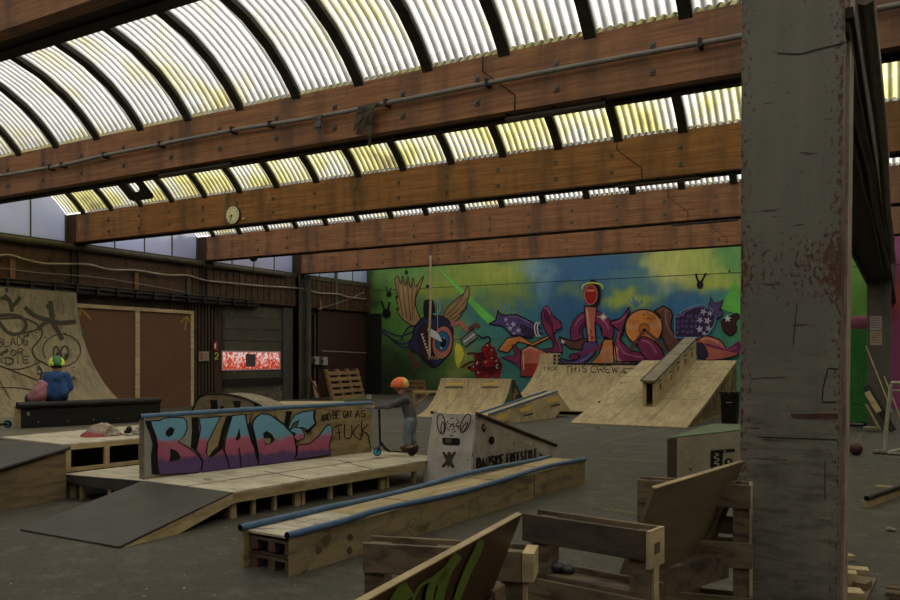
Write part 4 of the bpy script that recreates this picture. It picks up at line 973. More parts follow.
# big grey wedge at the extreme left
t = thing('wedge_ramp', (-10.2, 3.2, 0), 'grey-topped plywood wedge ramp cut by the left picture edge', 'ramp')
z1 = .665; yb = 3.3
pf = [V((-9.22, yb, 0)), V((-9.22, 6.4, 0)), V((-9.22, 6.4, z1-.03)), V((-9.22, yb, .01))]
MB().prism(pf, (-1.8,0,0)).build('body', PLYD, t)
MB().prism([V((-9.2, yb-.05, .0)), V((-9.2, 6.45, z1-.03)), V((-9.2, 6.45, z1)), V((-9.2, yb-.05, .03))], (-1.85,0,0)).build('ramp_board', FILM, t)
MB().tube([V((-9.19, yb+1.2, .30)), V((-9.19, 6.43, z1-.02))], .022, 8).build('edge_strip', DRK, t)
# ---------------------------------------------------------------- black grind box with thick pipe on the upper deck
K0, K1 = V((-12.1,7.62,UZ)), V((-11.42,9.75,UZ))
t = thing('grind_box', K0, 'low black box with a thick black pipe edge that two children sit on', 'box')
kd = (K1-K0); KL = kd.length; kdn = kd/KL; kn = V((kdn.y,-kdn.x,0)); KH = .33
MB().obox(K0, kd, -kn*.02, (0,0,KH-.02)).build('front_board', BLKF, t)
MB().obox(K0-kn*.02, kdn*.04, -kn*.36, (0,0,KH)).obox(K0+kdn*.02-kn*.03, kdn*(KL-.02), -kn*.32, (0,0,KH-.02)).build('frame', STUD, t)
MB().obox(K0-kn*.01+V((0,0,KH-.02)), kd, -kn*.38, (0,0,.02)).build('top_board', PLYD, t)
MB().tube([K0+V((0,0,KH+.03))-kdn*.06, K1+V((0,0,KH+.03))], .058, 14, hollow=.85).build('pipe_edge', [BLKF, HOLE], t)
sk = MB()
for s in (.25,.7,1.1,1.5,1.9): sk.box(tuple(K0+kdn*s+kn*.001+V((-.006,-.006,.07+.03*(s%.3)))), tuple(K0+kdn*s+kn*.006+V((.006,.006,.085+.03*(s%.3)))))
sk.build('screw_heads', PALE, t)
q = K0+kdn*.09+V((0,0,.2)); MB().obox(q+kn*.001, kdn*.03, kn*.004, (0,0,.05)).build('sticker', mat('pale_sticker', (110,130,126), g=2), t)
# ---------------------------------------------------------------- long low box with blue pipes, pallets inside
P0, P1 = at(290,577,0), at(585,482,0); bw = .56; BH = .315
bd_ = P1-P0; BL = bd_.length; bdn = bd_/BL; bn = V((bdn.y,-bdn.x,0))
t = thing('grind_box', (P0.x, P0.y, 0), 'long low plywood box edged with two blue pipes, standing on pallets', 'box')
MB().obox(P0, bd_, -bn*.018, (0,0,BH)).build('side_panel', PLYG, t)
MB().obox(P0-bn*bw, bd_, bn*.018, (0,0,BH)).build('side_panel', PLYG, t)
MB().obox(P0+bdn*.04-bn*.02+V((0,0,BH-.02)), bdn*1.0, -bn*(bw-.04), (0,0,.02)).build('top_board', PLYW, t)
MB().obox(P0+bdn*1.045-bn*.02+V((0,0,BH-.02)), bdn*(BL-1.045), -bn*(bw-.04), (0,0,.02)).build('top_board', PLYR, t)
for i in range(2):
    off = -bn*(.005 if i == 0 else bw-.005)
    pts = [P0+bdn*s+off+V((0,0,BH+.028+(.018*math.sin(s*1.7+i*1.3)*(1 if s > .8 else 0))))for s in [-.03+j*(BL+.03)/16 for j in range(17)]]
    MB().tube(pts, .03, 12, hollow=.8).build('coping', [BLUE, HOLE], t)
# stacked pallet ends visible inside
for j, z in enumerate((.0, .155)):
    for q in (.03, .235, .44): MB().obox(P0+bdn*.06-bn*(q+.0)+V((0,0,z+.005)), bdn*.14, -bn*(.09 if q != .235 else .08), (0,0,.085)).build('pallet_block', PALB, t)
    MB().obox(P0+bdn*.05-bn*.03+V((0,0,z+.09)), bdn*.02, -bn*.50, (0,0,.022)).build('pallet_bearer', PALB, t)
    for s in (.09, .30, .52): MB().obox(P0+bdn*s-bn*.03+V((0,0,z+.112)), bdn*.12, -bn*.50, (0,0,.02)).build('pallet_slat', PALB, t)
g = Paint(sPlane(P0, P1, P0+V((0,0,1)), .004), (340,500), 6)
GRM = mat('green_marker', (58,84,52), g=2)
g.line([(425,80),(400,120),(405,180),(440,215)], .6, GRM).line(arc(440,140,28,28,20,330,14), .7, GRM).line([(490,100),(480,150),(510,185),(470,190),(500,150)], .6, GRM).line([(580,185),(600,180)], .8, GRM).line([(680,150),(695,145)], .8, GRM)
g.line([(788,0),(780,60),(770,130)], .7, GRM).line([(820,0),(835,50),(828,95),(808,90)], .7, GRM).line([(700,50),(720,30)], .5, GRM)
g.build('marker_scribble', t)
g = Paint(sPlane(P0, P1, P0+V((0,0,1)), .0045), (210,480), 6)
for cx, cy in ((652,420),(840,345),(838,422)): g.disc((cx,cy),18,22, mat('knot', (66,50,36), (84,64,44), g=2, scale=20))
g.line([(545,565),(585,535)], 1, BLKM)
g.build('knots', t)
tp = Paint(lambda a, b: at(a, b, BH+.003), (210,480), 6)
for i in range(14): x = 270+i*9; tp.line([(x, 292+i*.2), (x+5, 288+i*.2)], .7, MARK, False)
for i in range(10): x = 520+i*12; tp.line([(x, 262-i*3), (x+6, 259-i*3)], .6, MARKG, False)
tp.line([(400,248),(440,238),(480,232),(520,240)], .5, MARKG).build('faint_writing', t)
# ---------------------------------------------------------------- white kicker with face
W0 = at(423,481.5,0); W1 = V((-5.22,9.76,0)); Wt0 = V((-6.02,10.0,1.0)); Wt1 = V((-5.27,9.9,.985)); 
Wt0 = V((-6.02, 10.05, zover(433,413,-6.02,10.05))); Wt1 = V((-5.30, 9.92, zover(476,414.5,-5.30,9.92)))
Wt0 = onY(433,413,10.05); Wt1 = onY(476.5,414.5,9.95)
A_, B_, C2_ = W0, W1, Wt0; _pl = sPlane(W0, W1, Wt0); Wt1 = _pl(476.5, 414.5)
Y2 = 12.75; e1 = onX(555,446,-5.28); Y2 = e1.y; z2 = e1.z
Wb1 = V((-5.24, Y2, 0)); Wt3 = V((Wt0.x-.02, Y2+.1, z2)); Wb3 = V((Wt0.x-.05, Y2+.1, 0))
WHP = mat('scuffed_white_ply', (150,144,136), (122,112,104), scale=3, g=2.3, spot=(84,62,54), spot_scale=16, spot_at=.66, fine=.12)
t = thing('kicker_ramp', (W0.x+.4, W0.y, 0), 'scuffed white kicker ramp with a cartoon face and DANSKE FREESTYLE lettering', 'ramp')
fr = MB().add([W0, W1, Wt1, Wt0, W0+V((0,.02,0)), W1+V((0,.02,0)), Wt1+V((0,.02,0)), Wt0+V((0,.02,0))], [(0,1,2,3),(7,6,5,4),(0,4,5,1),(1,5,6,2),(2,6,7,3),(3,7,4,0)])
fr.build('front_panel', WHP, t)
def slab(pts, vec, nm, m): return MB().prism(pts, vec).build(nm, m, t)
WHS = mat('scuffed_white_ply_side', (140,132,122), (112,98,88), scale=2.5, g=2.3, spot=(76,52,44), spot_scale=13, spot_at=.60, fine=.2)
slab([W1, Wb1, V((e1.x, Y2, z2)), Wt1], (-.02,0,0), 'side_panel', WHS)
slab([W0, Wb3, Wt3, Wt0], (.02,0,0), 'side_panel', WHS)
MB().add([Wt0, Wt1, V((e1.x,Y2,z2)), Wt3, Wt0-V((0,0,.02)), Wt1-V((0,0,.02)), V((e1.x,Y2,z2-.02)), Wt3-V((0,0,.02))], [(0,1,2,3),(7,6,5,4),(0,4,5,1),(1,5,6,2),(2,6,7,3),(3,7,4,0)]).build('ramp_surface', FILM, t)
MB().add([Wb1, Wb3, Wt3, V((e1.x,Y2,z2)), Wb1-V((0,.02,0)), Wb3-V((0,.02,0)), Wt3-V((0,.02,0)), V((e1.x,Y2-.02,z2))], [(0,1,2,3),(7,6,5,4),(0,4,5,1),(1,5,6,2),(2,6,7,3),(3,7,4,0)]).build('rear_panel', PLYG, t)
MB().tube([Wt0+V((-.015,-.01,.01)), Wt3+V((0,0,.01))], .024, 10).build('edge_bar', BLKF, t)
MB().tube([Wt1+V((.01,-.01,.01)), V((e1.x,Y2,z2))+V((.01,.04,.01))], .028, 10).build('edge_bar', mat('brown_edge_bar', (44,36,30), (60,48,40), g=1.8, scale=8), t)
f = sPlane(W0, W1, Wt0, .005)
g = Paint(f, (410,400), 6)
for c, rx, ry, rot in (((187,143),24,60,-.12), ((333,140),24,58,.38)): g.line([(c[0]+rx*math.cos(a/20*2*pi)*math.cos(rot)-ry*math.sin(a/20*2*pi)*math.sin(rot), c[1]+rx*math.cos(a/20*2*pi)*math.sin(rot)+ry*math.sin(a/20*2*pi)*math.cos(rot)) for a in range(21)], .95, MARK)
for c, rx, ry, rot in (((196,168),10,36,.05), ((326,165),10,34,.55)): g.line([(c[0]+rx*math.cos(a/16*2*pi)*math.cos(rot)-ry*math.sin(a/16*2*pi)*math.sin(rot), c[1]+rx*math.cos(a/16*2*pi)*math.sin(rot)+ry*math.sin(a/16*2*pi)*math.cos(rot)) for a in range(17)], 1.0, MARK)
for a0 in range(0, 360, 60): g.line(arc(258,150,38,42,a0,a0+42,6), .7, MARK)
g.line([(232,138),(246,150),(234,166)], .8, MARK).line([(262,138),(250,150),(262,150),(262,168)], .8, MARK).line([(290,136),(276,148),(290,160),(270,160)], .7, MARK).line([(250,176),(268,176)], .7, MARK)
g.line([(235,208),(248,215),(262,210)], .9, MARK)
g.poly([(192,232),(200,226),(285,228),(300,236),(300,262),(288,272),(210,270),(196,262)], HOLE, lift=.003)
g.poly([(212,232),(248,230),(252,250),(235,262),(212,256)], mat('inside_chip', (60,56,52), g=2), lift=.006)
g.poly([(192,312),(205,310),(222,330),(226,310),(244,312),(246,330),(266,308),(278,318),(252,352),(248,372),(268,398),(258,410),(236,388),(228,410),(222,388),(200,408),(188,396),(214,366),(208,346)], MARKG, lift=.003)
g.build('cartoon_face', t)
g = Paint(sX(Wt1.x+.035, .0), (410,400), 6)
sp_ = sPlane(W1, Wb1, Wt1, .006); g = Paint(sp_, (410,400), 6)
g.text('DANSKE', (404,416), (570,388), 68, 60, 2.5, MARK, fill=.62).text('FREESTYLE', (583,386), (770,342), 62, 48, 1.9, MARK, fill=.6)
g.disc((490,242), 17, 24, HOLE, .003); g.poly([(440,136),(460,170),(446,196),(428,165)], MARK, False, .003); g.disc((446,166), 6, 8, mat('pale_chip', (120,112,104), g=2), .006)
g.poly([(770,318),(800,332),(780,338)], MARK, lift=.003)
g.build('block_lettering', t)
# ---------------------------------------------------------------- generic curved ramp facing -y
def qp(name, x0, x1, y0, y1, h, label, mats, back=None, cat='ramp', group=None, zb=0.0, n=14, steep=None):
    """y0 foot, y1 lip"""
    t = thing(name, ((x0+x1)/2, y0, 0), label, cat, group)
    d = y1-y0; hh = h-zb; R = (d*d+hh*hh)/(2*hh); 
    th = math.asin(min(1, d/R)); 
    if hh > R: th = pi-th
    pf = [(y0+R*math.sin(th*i/n), zb+R-R*math.cos(th*i/n)) for i in range(n+1)]
    MB().prism([(x0, y, z+.001) for y, z in pf]+[(x0, y+.02, z-.02) for y, z in pf[::-1]], (x1-x0,0,0)).build('riding_surface', mats[0], t)
    return t, pf
t, pf = qp('quarter_pipe', -13.0, -10.5, 20.6, 22.3, 1.12, 'small plywood quarter pipe with green side, two yellow print marks near its lip', [PLYR])
bk = [(y, z-.02) for y, z in pf if z > .05]; pk = bk+[(22.55, 1.10), (22.9,.75),(23.25,.43),(23.9,.02),(23.9,0),(21.0,0)]
gy = [q for q in pk if q[0] <= 22.4]
MB().prism([(-10.52, y, z) for y, z in bk]+[(-10.52,22.32,1.10),(-10.52,22.32,0),(-10.52,21.0,0)], (.03,0,0)).build('green_side', mat('green_paint', (44,72,40), (36,60,34), g=2.2), t)
MB().prism([(-10.52,22.32,1.10),(-10.52,22.5,1.10),(-10.52,22.9,.72),(-10.52,23.4,.30),(-10.52,23.9,.02),(-10.52,23.9,0),(-10.52,22.32,0)], (.03,0,0)).build('dark_side', mat('dark_brown_paint', (40,30,22), (32,26,20), g=2), t)
MB().prism([(-13.0, y, z) for y, z in bk]+[(-13.0,22.32,1.10),(-13.0,22.32,0),(-13.0,21.0,0)], (.03,0,0)).build('far_side', PLYD, t)
MB().prism([(-13.0,22.3,1.12),(-13.0,22.5,1.12),(-13.0,22.9,.74),(-13.0,23.4,.32),(-13.0,23.9,.02),(-13,23.9,0),(-13.0,23.4,.28),(-13.0,22.9,.70),(-13.0,22.5,1.08),(-13.0,22.3,1.09)], (2.5,0,0)).build('rear_surface', PLYR, t)
def surfY(pf): 
    def h(x, y):
        if y <= pf[0][0]: return pf[0][1]
        for (a, z0), (b, z1_) in zip(pf, pf[1:]):
            if a <= y <= b: return z0+(z1_-z0)*(y-a)/max(1e-6, b-a)
        return 50
    return h
YPR = mat('faded_yellow_print', (166,132,44), (150,122,56), g=2.3, scale=14)
g = Paint(sHeight(surfY(pf), 15, 40, .01), (400,360), 6)
for x in (285, 500):
    g.poly([(x,138),(x+98,136),(x+96,150),(x-4,152)], YPR); 
    for i in range(9): g.line([(x-14+i*12,166),(x-6+i*12,160),(x-8+i*12,170)], .7, MARK, False, .004)
g.build('print_marks', t)
g = Paint(sX(-10.49, .008), (400,360), 6)
g.line([(690,175),(700,200),(682,225),(700,245)], 1.6, mat('ochre_spray', (110,84,24), g=2)).line([(678,205),(708,195)], 1.2, mat('ochre_spray', (110,84,24))).build('sprayed_mark', t)
# big quarter pipe against the painted wall
bt = 30.75
t, pf = qp('quarter_pipe', -13.25, -8.6, 27.6, bt, 1.50, 'wide plywood quarter pipe against the painted wall, signed along its lip', [PLYR], zb=.14)
x0, x1 = -13.25, -8.6
hx = onY(561, 353, bt+.3).x
zhi = onY(537, 353.4, 31.0).z
# raised extension at the left end
MB().prism([(x0, bt, 1.49), (x0, bt+.22, zhi), (x0, bt+.24, zhi), (x0, bt+.02, 1.49)], (hx-x0,0,0)).build('extension', PLYR, t)
MB().box((hx, bt-.02, 1.47), (x1, bt+.5, 1.52)).build('lip_platform', PLYQ, t)
MB().tube([(hx, bt-.02, 1.53), (x1, bt-.02, 1.53)], .035, 8).build('coping', DRK, t)
MB().prism([(x0, y, z-.02) for y, z in pf]+[(x0, bt+.22, zhi), (x0, bt+.6, zhi), (x0, bt+.6, 0), (x0, 27.6, 0)], (.03,0,0)).build('side_panel', PLYD, t)
MB().box((-10.3, 23.5, .10), (x1, 27.62, .14)).box((x0+.3, 24.0, .10), (-10.3, 27.62, .14)).build('flat_platform', PLYR, t)
MB().box((-10.0, 23.56, 0), (-9.8, 23.7, .10)).box((-9.2, 23.56, 0), (-9.05, 23.7, .10)).build('platform_block', DRK, t)
g = Paint(sHeight(surfY(pf+[(bt+.22, zhi)]), 15, 40, .012), (520,340), 6)
g.text('190K', (140,190), (235,182), 24, 24, .6, MARK, jit=1).text('THIS', (278,195), (410,190), 34, 32, .8, MARK, jit=1.2).text('CREW', (425,196), (600,196), 40, 34, .8, MARK, jit=1.2)
g.line([(600,190),(640,200),(620,180),(660,170),(700,175)], .8, MARK)
for i in range(2):
    for j in range(3): g.poly([(200+i*24,90+j*22),(216+i*24,88+j*22),(216+i*24,104+j*22),(202+i*24,106+j*22)], MARK)
g.build('marker_writing', t)
# ---------------------------------------------------------------- wedge ledge with blue pipe and yellow prints
t = thing('grind_ledge', (-9.5, 19.4, 0), 'sloping plywood ledge with thin blue pipe and three yellow print marks', 'ledge')
a0 = at(503,424,0); a1 = at(554,418,0)
wd = (a1-a0).normalized(); wp = sPlane(a0, a1, a0+V((0,0,1)))
pts = [wp(x, y) for x, y in ((489,415.5),(557.5,392),(571,411),(560,411.5),(554,418),(505,424),(496,421.5))]
wn = V((wd.y,-wd.x,0))
MB().prism(pts, -wn*.4).build('body', PLYR, t)
MB().tube([pts[0]+V((0,0,.03)), pts[1]+V((0,0,.03))], .028, 8).build('coping', BLUE, t)
MB().tube([pts[0]-wn*.38+V((0,0,.03)), pts[1]-wn*.38+V((0,0,.03))], .028, 8).build('coping', BLUE, t)
g = Paint(sPlane(a0, a1, a0+V((0,0,1)), .01), (480,380), 7.5)
for x, y in ((120,275),(300,215),(500,145)):
    g.poly([(x,y),(x+85,y-28),(x+90,y+8),(x+6,y+32)], YPR)
    for i in range(7): g.line([(x+24+i*11,y+52-i*2.5),(x+31+i*11,y+46-i*2.5),(x+30+i*11,y+60-i*2.5)], .6, MARK, False, .004)
g.build('print_marks', t)
# ---------------------------------------------------------------- large bank with centre ledge
bx0, bx1, by0, by1, bh = -7.9, -4.78, 20.5, 27.4, 1.66
t = thing('bank_ramp', ((bx0+bx1)/2, by0, 0), 'large sloping plywood bank ramp with a raised ledge down its middle', 'ramp')
bz = lambda y: (y-by0)*bh/(by1-by0) if y > 22.9 else max(0, (y-by0)/2.4*(2.4*bh/(by1-by0)-.05)) 
prf = [(by0,0),(22.9,bz(22.9)),(by1,bh)]
MB().prism([(bx0,y,z+.02) for y,z in prf]+[(bx0,y,z) for y,z in prf[::-1]], (bx1-bx0,0,0)).build('riding_surface', PLYR, t)
MB().box((bx0, by1, bh-.0), (bx1, by1+1.4, bh+.02)).build('top_platform', PLYR, t)
for x in (bx0+.02, bx1-.08):
    MB().prism([(x,y,z-.10) for y,z in prf if z > .2]+[(x,by1,bh-.10),(x,by1,bh-.001)]+[(x,y,z-.001) for y,z in prf[::-1]]+[(x,by0+.4,0)], (.06,0,0)).build('sloping_stringer', STUD, t)
for y in [21.6+.42*i for i in range(15)]:
    z = bz(y)-.09
    if z > .12: MB().box((bx1-.08, y, 0), (bx1-.02, y+.06, z)).build('stud', STUD, t)
MB().box((bx1-.08, 21.3, 0), (bx1-.02, by1+1.3, .07)).build('sole_plate', STUD, t)
MB().box((bx0+.1, 22.5, 0), (bx0+.14, by1+1.3, .5)).box((bx0+.1, 24.6, 0), (bx0+.14, by1+1.3, 1.0)).box((bx0+.1, by1+.2, 0), (bx1-.1, by1+.24, bh-.02)).build('inner_board', BLKF, t)
hx0, hx1 = -6.41, -6.05; hy0 = 22.27; hz0, hz1 = 1.15, 2.46; hy1 = 27.3
lt_ = thing('ledge_dummy', (0,0,0), None, None); bpy.data.objects.remove(lt_)
MB().prism([(hx0,hy0,bz(hy0)+.01),(hx0,hy0,hz0-.03),(hx0,hy1,hz1-.03),(hx0,hy1,bz(hy1)+.01)], (.018,0,0)).build('ledge_side', PLYR, t)
MB().prism([(hx1-.018,hy0,bz(hy0)+.01),(hx1-.018,hy0,hz0-.03),(hx1-.018,hy1,hz1-.03),(hx1-.018,hy1,bz(hy1)+.01)], (.018,0,0)).build('ledge_side', PLYR, t)
zl = bz(hy0); fr = MB().box((hx0,hy0-.005,zl+.01),(hx0+.10,hy0+.04,hz0-.03)).box((hx1-.08,hy0-.005,zl+.01),(hx1,hy0+.04,hz0-.03)).box((hx0,hy0-.005,hz0-.09),(hx1,hy0+.04,hz0-.03)).build('ledge_end_frame', PLYR, t)
MB().prism([(hx0-.03,hy0-.06,hz0-.04),(hx0-.03,hy0-.06,hz0),(hx0-.03,hy1+.05,hz1),(hx0-.03,hy1+.05,hz1-.04)], (hx1-hx0+.06,0,0)).build('ledge_top', PLYQ, t)
for x in (hx0-.03, hx1+.03): MB().tube([(x,hy0-.07,hz0-.01),(x,hy1+.05,hz1-.01)], .022, 8).build('coping', DRK, t)
MB().box((hx0+.02,hy1,bz(hy1)),(hx1-.02,hy1+.02,hz1-.05)).build('ledge_back', PLYR, t)
g = Paint(sX(hx1, .008), (620,330), 6)
for x, y in ((242,335),(307,283),(350,228),(393,185),(432,145)):
    g.line([(x,y-14),(x,y+18)], 1.1, MARK, False).line([(x-14,y-22),(x-2,y-32),(x+14,y-40)], .8, MARK, False).line([(x-8,y-36),(x+6,y-30)], .7, MARK, False)
g.build('small_logo_prints', t)

# sheet joints
JT_ = mat('sheet_joint', (60,50,36), g=1.4)
def zb_(x, y): return bz(min(y, by1))+.02 if by0 <= y <= by1 else (0 if y < by0 else 90)
def joint(parent, pts, lift=.003, w=.007):
    mb = MB()
    for a, b in zip(pts, pts[1:]):
        a, b = V(a), V(b); mb.bar(a+V((0,0,lift)), b+V((0,0,lift)), w, .004)
    mb.build('sheet_joint', JT_, parent)
bk_ = bpy.data.objects['bank_ramp']
for x in (-6.86, -5.82): joint(bk_, [(x, by0+.2, bz(by0+.2)+.02), (x, 22.9, bz(22.9)+.02), (x, by1, bh+.02)])
for y in (22.92, 25.3): joint(bk_, [(bx0, y, bz(y)+.02), (hx0, y, bz(y)+.02)]); joint(bk_, [(hx1, y, bz(y)+.02), (bx1, y, bz(y)+.02)])
dk_ = bpy.data.objects['skate_deck']
for s in (.33, .67):
    a = A+dirv*s; b = Dn+(C_-Dn)*s; joint(dk_, [a, b+V((.55,0,0))])
joint(dk_, [A+V((-.75,.02,0)), B+V((-.68,.05,0))])
for s in (1.9, 3.6, 4.9): joint(bpy.data.objects['grind_box.001'], [P0+bdn*s-bn*.03+V((0,0,BH)), P0+bdn*s-bn*(bw-.03)+V((0,0,BH))])
joint(bpy.data.objects['grind_box.001'], [P0+bdn*4.35+bn*.003+V((0,0,.0)), P0+bdn*4.35+bn*.003+V((0,0,BH))], 0)
# ---------------------------------------------------------------- pallets standing on edge
def upright_pallet(p0, p1, h, depth, label, rows, name='wooden_pallet', mats=(PALW, PALE), stringers=(0,.5,1), seed=1):
    rr = random.Random(seed)
    p0 = V((p0[0],p0[1],0)); p1 = V((p1[0],p1[1],0)); d = p1-p0; L = d.length; dn = d/L; n = V((-dn.y, dn.x, 0))
    t = thing(name, p0, label, 'pallet', 'pallets standing on edge in the foreground')
    for z0, z1, which in rows:
        for k in which:
            o = p0+n*(0 if k == 0 else depth-.022)+V((0,0,z0))+dn*rr.uniform(-.012,.012)
            MB().obox(o, dn*(L+rr.uniform(-.01,.012)), n*.022, (0,0,z1-z0)).build('deck_board', mats[0], t, bevel=.003)
    for s in stringers:
        o = p0+dn*((L-.085)*s)+n*.022
        MB().obox(o, dn*.085, n*(depth-.044), (0,0,h-.02)).build('stringer', mats[0], t)
    return t, p0, dn, n, L
rowsA = [(.96,1.085,(0,1)),(.66,.80,(0,1)),(.36,.50,(0,1)),(.04,.18,(0,1)),(.82,.85,(1,))]
A0, A1 = at(523,513.5,1.085), at(646,531.5,1.085)
tA, p0, dn, n, L = upright_pallet(A0, A1, 1.085, .145, 'upright pallet in the foreground between the two leaning boards, with a blue stain', rowsA, stringers=(.06,1), seed=3)
# pale stringer end with its slot, seen at the right-hand end
e = p0+dn*L
eb = MB().obox(e+V((0,0,.93))+n*.0, dn*.016, n*.145, (0,0,.155)).build('end_block', PALE, tA)
MB().obox(e+V((0,0,.985))+dn*.0165+n*.045, dn*.002, n*.05, (0,0,.045)).build('slot', PALB, eb)
MB().obox(e+V((0,0,.0))+n*.05, dn*.012, n*.05, (0,0,.93)).build('end_batten', PALE, tA)
MB().obox(p0+dn*.02+n*.022+V((0,0,.80)), dn*(L-.06), n*.10, (0,0,.018)).build('inner_board', PALW, tA)
for c_o in tA.children:
    if c_o.name.startswith('deck_board'):
        c_o.data.materials[0] = STN; break
rowsB = [(.97,1.10,(0,1)),(.64,.78,(0,1)),(.34,.48,(0,1)),(.03,.18,(0,1)),(.80,.90,(1,))]
B0, B1 = V((-1.33,4.50,0)), V((-.735,4.60,0))
tB, p0, dn, n, L = upright_pallet(B0, B1, 1.10, .145, 'upright pallet standing against the rusty column, behind the plain leaning board', rowsB, seed=5)
e = p0+dn*L
for z in (.94, .50):
    eb = MB().obox(e+V((0,0,z)), dn*.016, n*.145, (0,0,.16)).build('end_block', PALE, tB)
    MB().obox(e+V((0,0,z+.05))+dn*.0165+n*.05, dn*.002, n*.05, (0,0,.05)).build('slot', PALB, eb)
MB().obox(e+n*.06, dn*.012, n*.04, (0,0,1.0)).build('end_batten', PALE, tB)
rowsC = [(.925,1.045,(0,1)),(.62,.76,(0,1)),(.34,.48,(0,1)),(.04,.18,(0,1))]
C0, C1 = at(362.5,543,1.045), at(522,552,1.045)
tC, p0, dn, n, L = upright_pallet(C0, C1, 1.045, .15, 'upright pallet at the bottom of the picture behind the green-striped board', rowsC, seed=9)
e = p0+dn*L
MB().obox(e+V((0,0,.93)), dn*.045, n*.15, (0,0,.11)).build('end_block', PALE, tC)
MB().obox(e+n*.02, dn*.014, n*.05, (0,0,.93)).build('end_batten', PALE, tC)
# ---------------------------------------------------------------- boards leaning outwards on the pallets
def leaning(tl, tr, down, m, name, label, th=.018):
    tl, tr, down = V(tl), V(tr), V(down)
    nn_ = (tr-tl).cross(down).normalized()*th
    t = thing(name, ((tl+tr)/2+down) , label, 'board', 'boards leaning on the foreground pallets')
    MB().hexa([tl+down, tr+down, tr+down+nn_, tl+down+nn_, tl, tr, tr+nn_, tl+nn_]).build('board', m[0], t)
    e_ = (tr-tl).normalized()
    MB().hexa([tl+V((0,0,.0005)), tr+V((0,0,.0005)), tr+nn_+V((0,0,.0005)), tl+nn_+V((0,0,.0005)), tl+V((0,0,.004)), tr+V((0,0,.004)), tr+nn_+V((0,0,.004)), tl+nn_+V((0,0,.004))]).build('cut_edge', m[1], t)
    return t
TLr, TRr = dep(655,489,3.63), dep(744,462,4.50)
Ld = (TRr-TLr); Ld.z = 0; Ldn = Ld.normalized(); pr_ = V((-Ldn.y, Ldn.x, 0))
dw = pr_*.20+V((0,0,-.515))
t1 = leaning(TLr, TRr, dw, (mat('grey_brown_board', (104,88,62), (86,72,52), g=2.2, scale=2, stretch=(1,1,5), fine=.15), PALE), 'leaning_board', 'plain grey-brown board leaning outwards beside the rusty column')
q0 = TRr+dw-Ldn*.03; 
MB().hexa([q0-Ldn*.12-pr_*.03, q0-pr_*.03, q0-pr_*.0, q0-Ldn*.12-pr_*.0, q0-Ldn*.10-dw*.8-pr_*.03, q0-dw*.8-pr_*.03, q0-dw*.8, q0-Ldn*.10-dw*.8]).build('brace', PLYD, t1)
TLl = dep(352,610,1.86); TRl = dep(521.5,515,2.99)
Ld2 = (TRl-TLl); Ld2.z = 0; Ldn2 = Ld2.normalized(); pr2 = V((-Ldn2.y, Ldn2.x, 0))
dw2 = pr2*.20+V((0,0,-.52))
RBR = mat('red_brown_film_board', (66,42,26), (54,34,22), g=2.3, scale=2, fine=.1, rough=.45)
t2 = leaning(TLl, TRl, dw2, (RBR, PALE), 'leaning_board', 'red-brown board with bright green sprayed stripes, nearest at the bottom')
g = Paint(sPlane(TLl, TRl, TLl+dw2, .008), (340,500), 6)
GSP = mat('green_spray', (84,104,22), (70,88,24), g=2.3, scale=4)
g.line([(850,240),(830,300),(770,420),(700,600)], lambda q: 6+2*math.sin(q*3), GSP).line([(640,420),(560,500),(530,620)], 8, GSP).line([(712,330),(640,440),(590,620)], 9, GSP).line([(560,470),(480,520),(420,640)], 3, GSP).line([(420,530),(380,560),(330,640)], 16, GSP).build('sprayed_stripes', t2)
q0 = TRl+dw2-Ldn2*.02
MB().hexa([q0-Ldn2*.02+pr2*-.12, q0+Ldn2*.09+pr2*-.12, q0+Ldn2*.09+pr2*-.1, q0-Ldn2*.02+pr2*-.1, q0-Ldn2*.02-dw2*.45+pr2*-.02, q0+Ldn2*.09-dw2*.45-pr2*.02, q0+Ldn2*.09-dw2*.45, q0-Ldn2*.02-dw2*.45]).build('brace', PLYD, t2)
# long loose planks lying lower down between the pallets
PLK = 'loose planks among the foreground pallets'
MB().hexa([V(p) for p in [(-1.30,3.42,.60),(-.86,4.53,.60),(-.83,4.53,.60),(-1.27,3.42,.60),(-1.30,3.42,.73),(-.86,4.53,.73),(-.83,4.53,.73),(-1.27,3.42,.73)]]).build('loose_plank', PALB, label='dark plank on edge under the plain leaning board', cat='plank', group=PLK)
MB().box((-1.5,3.62,0),(-.95,4.35,.02)).build('loose_plank', PALE, label='pale plank lying on the floor between the upright pallets', cat='plank', group=PLK)
# black glove bundle lying inside the middle pallet
gl = MB(); c = at(556,592,.845); c = A0+(A1-A0)*.22+V((-.02,.09,0)); c.z = .845
for dx, dz, rx, rz in ((-.04,.015,.05,.035),(.02,.0,.055,.028),(.07,-.005,.04,.022),(-.02,.04,.03,.02)): gl.ell(c+V((dx,.0+dx*.2,dz)), (rx,.04,rz), 10, 7, rot=Matrix.Rotation(dx*6,3,'Y'))
gl.build('crumpled_glove', mat('black_rubber', (24,26,24), (40,42,38), scale=12, g=1.6, rough=.35, spec=.6), label='crumpled black glove lying inside the middle foreground pallet', cat='glove')
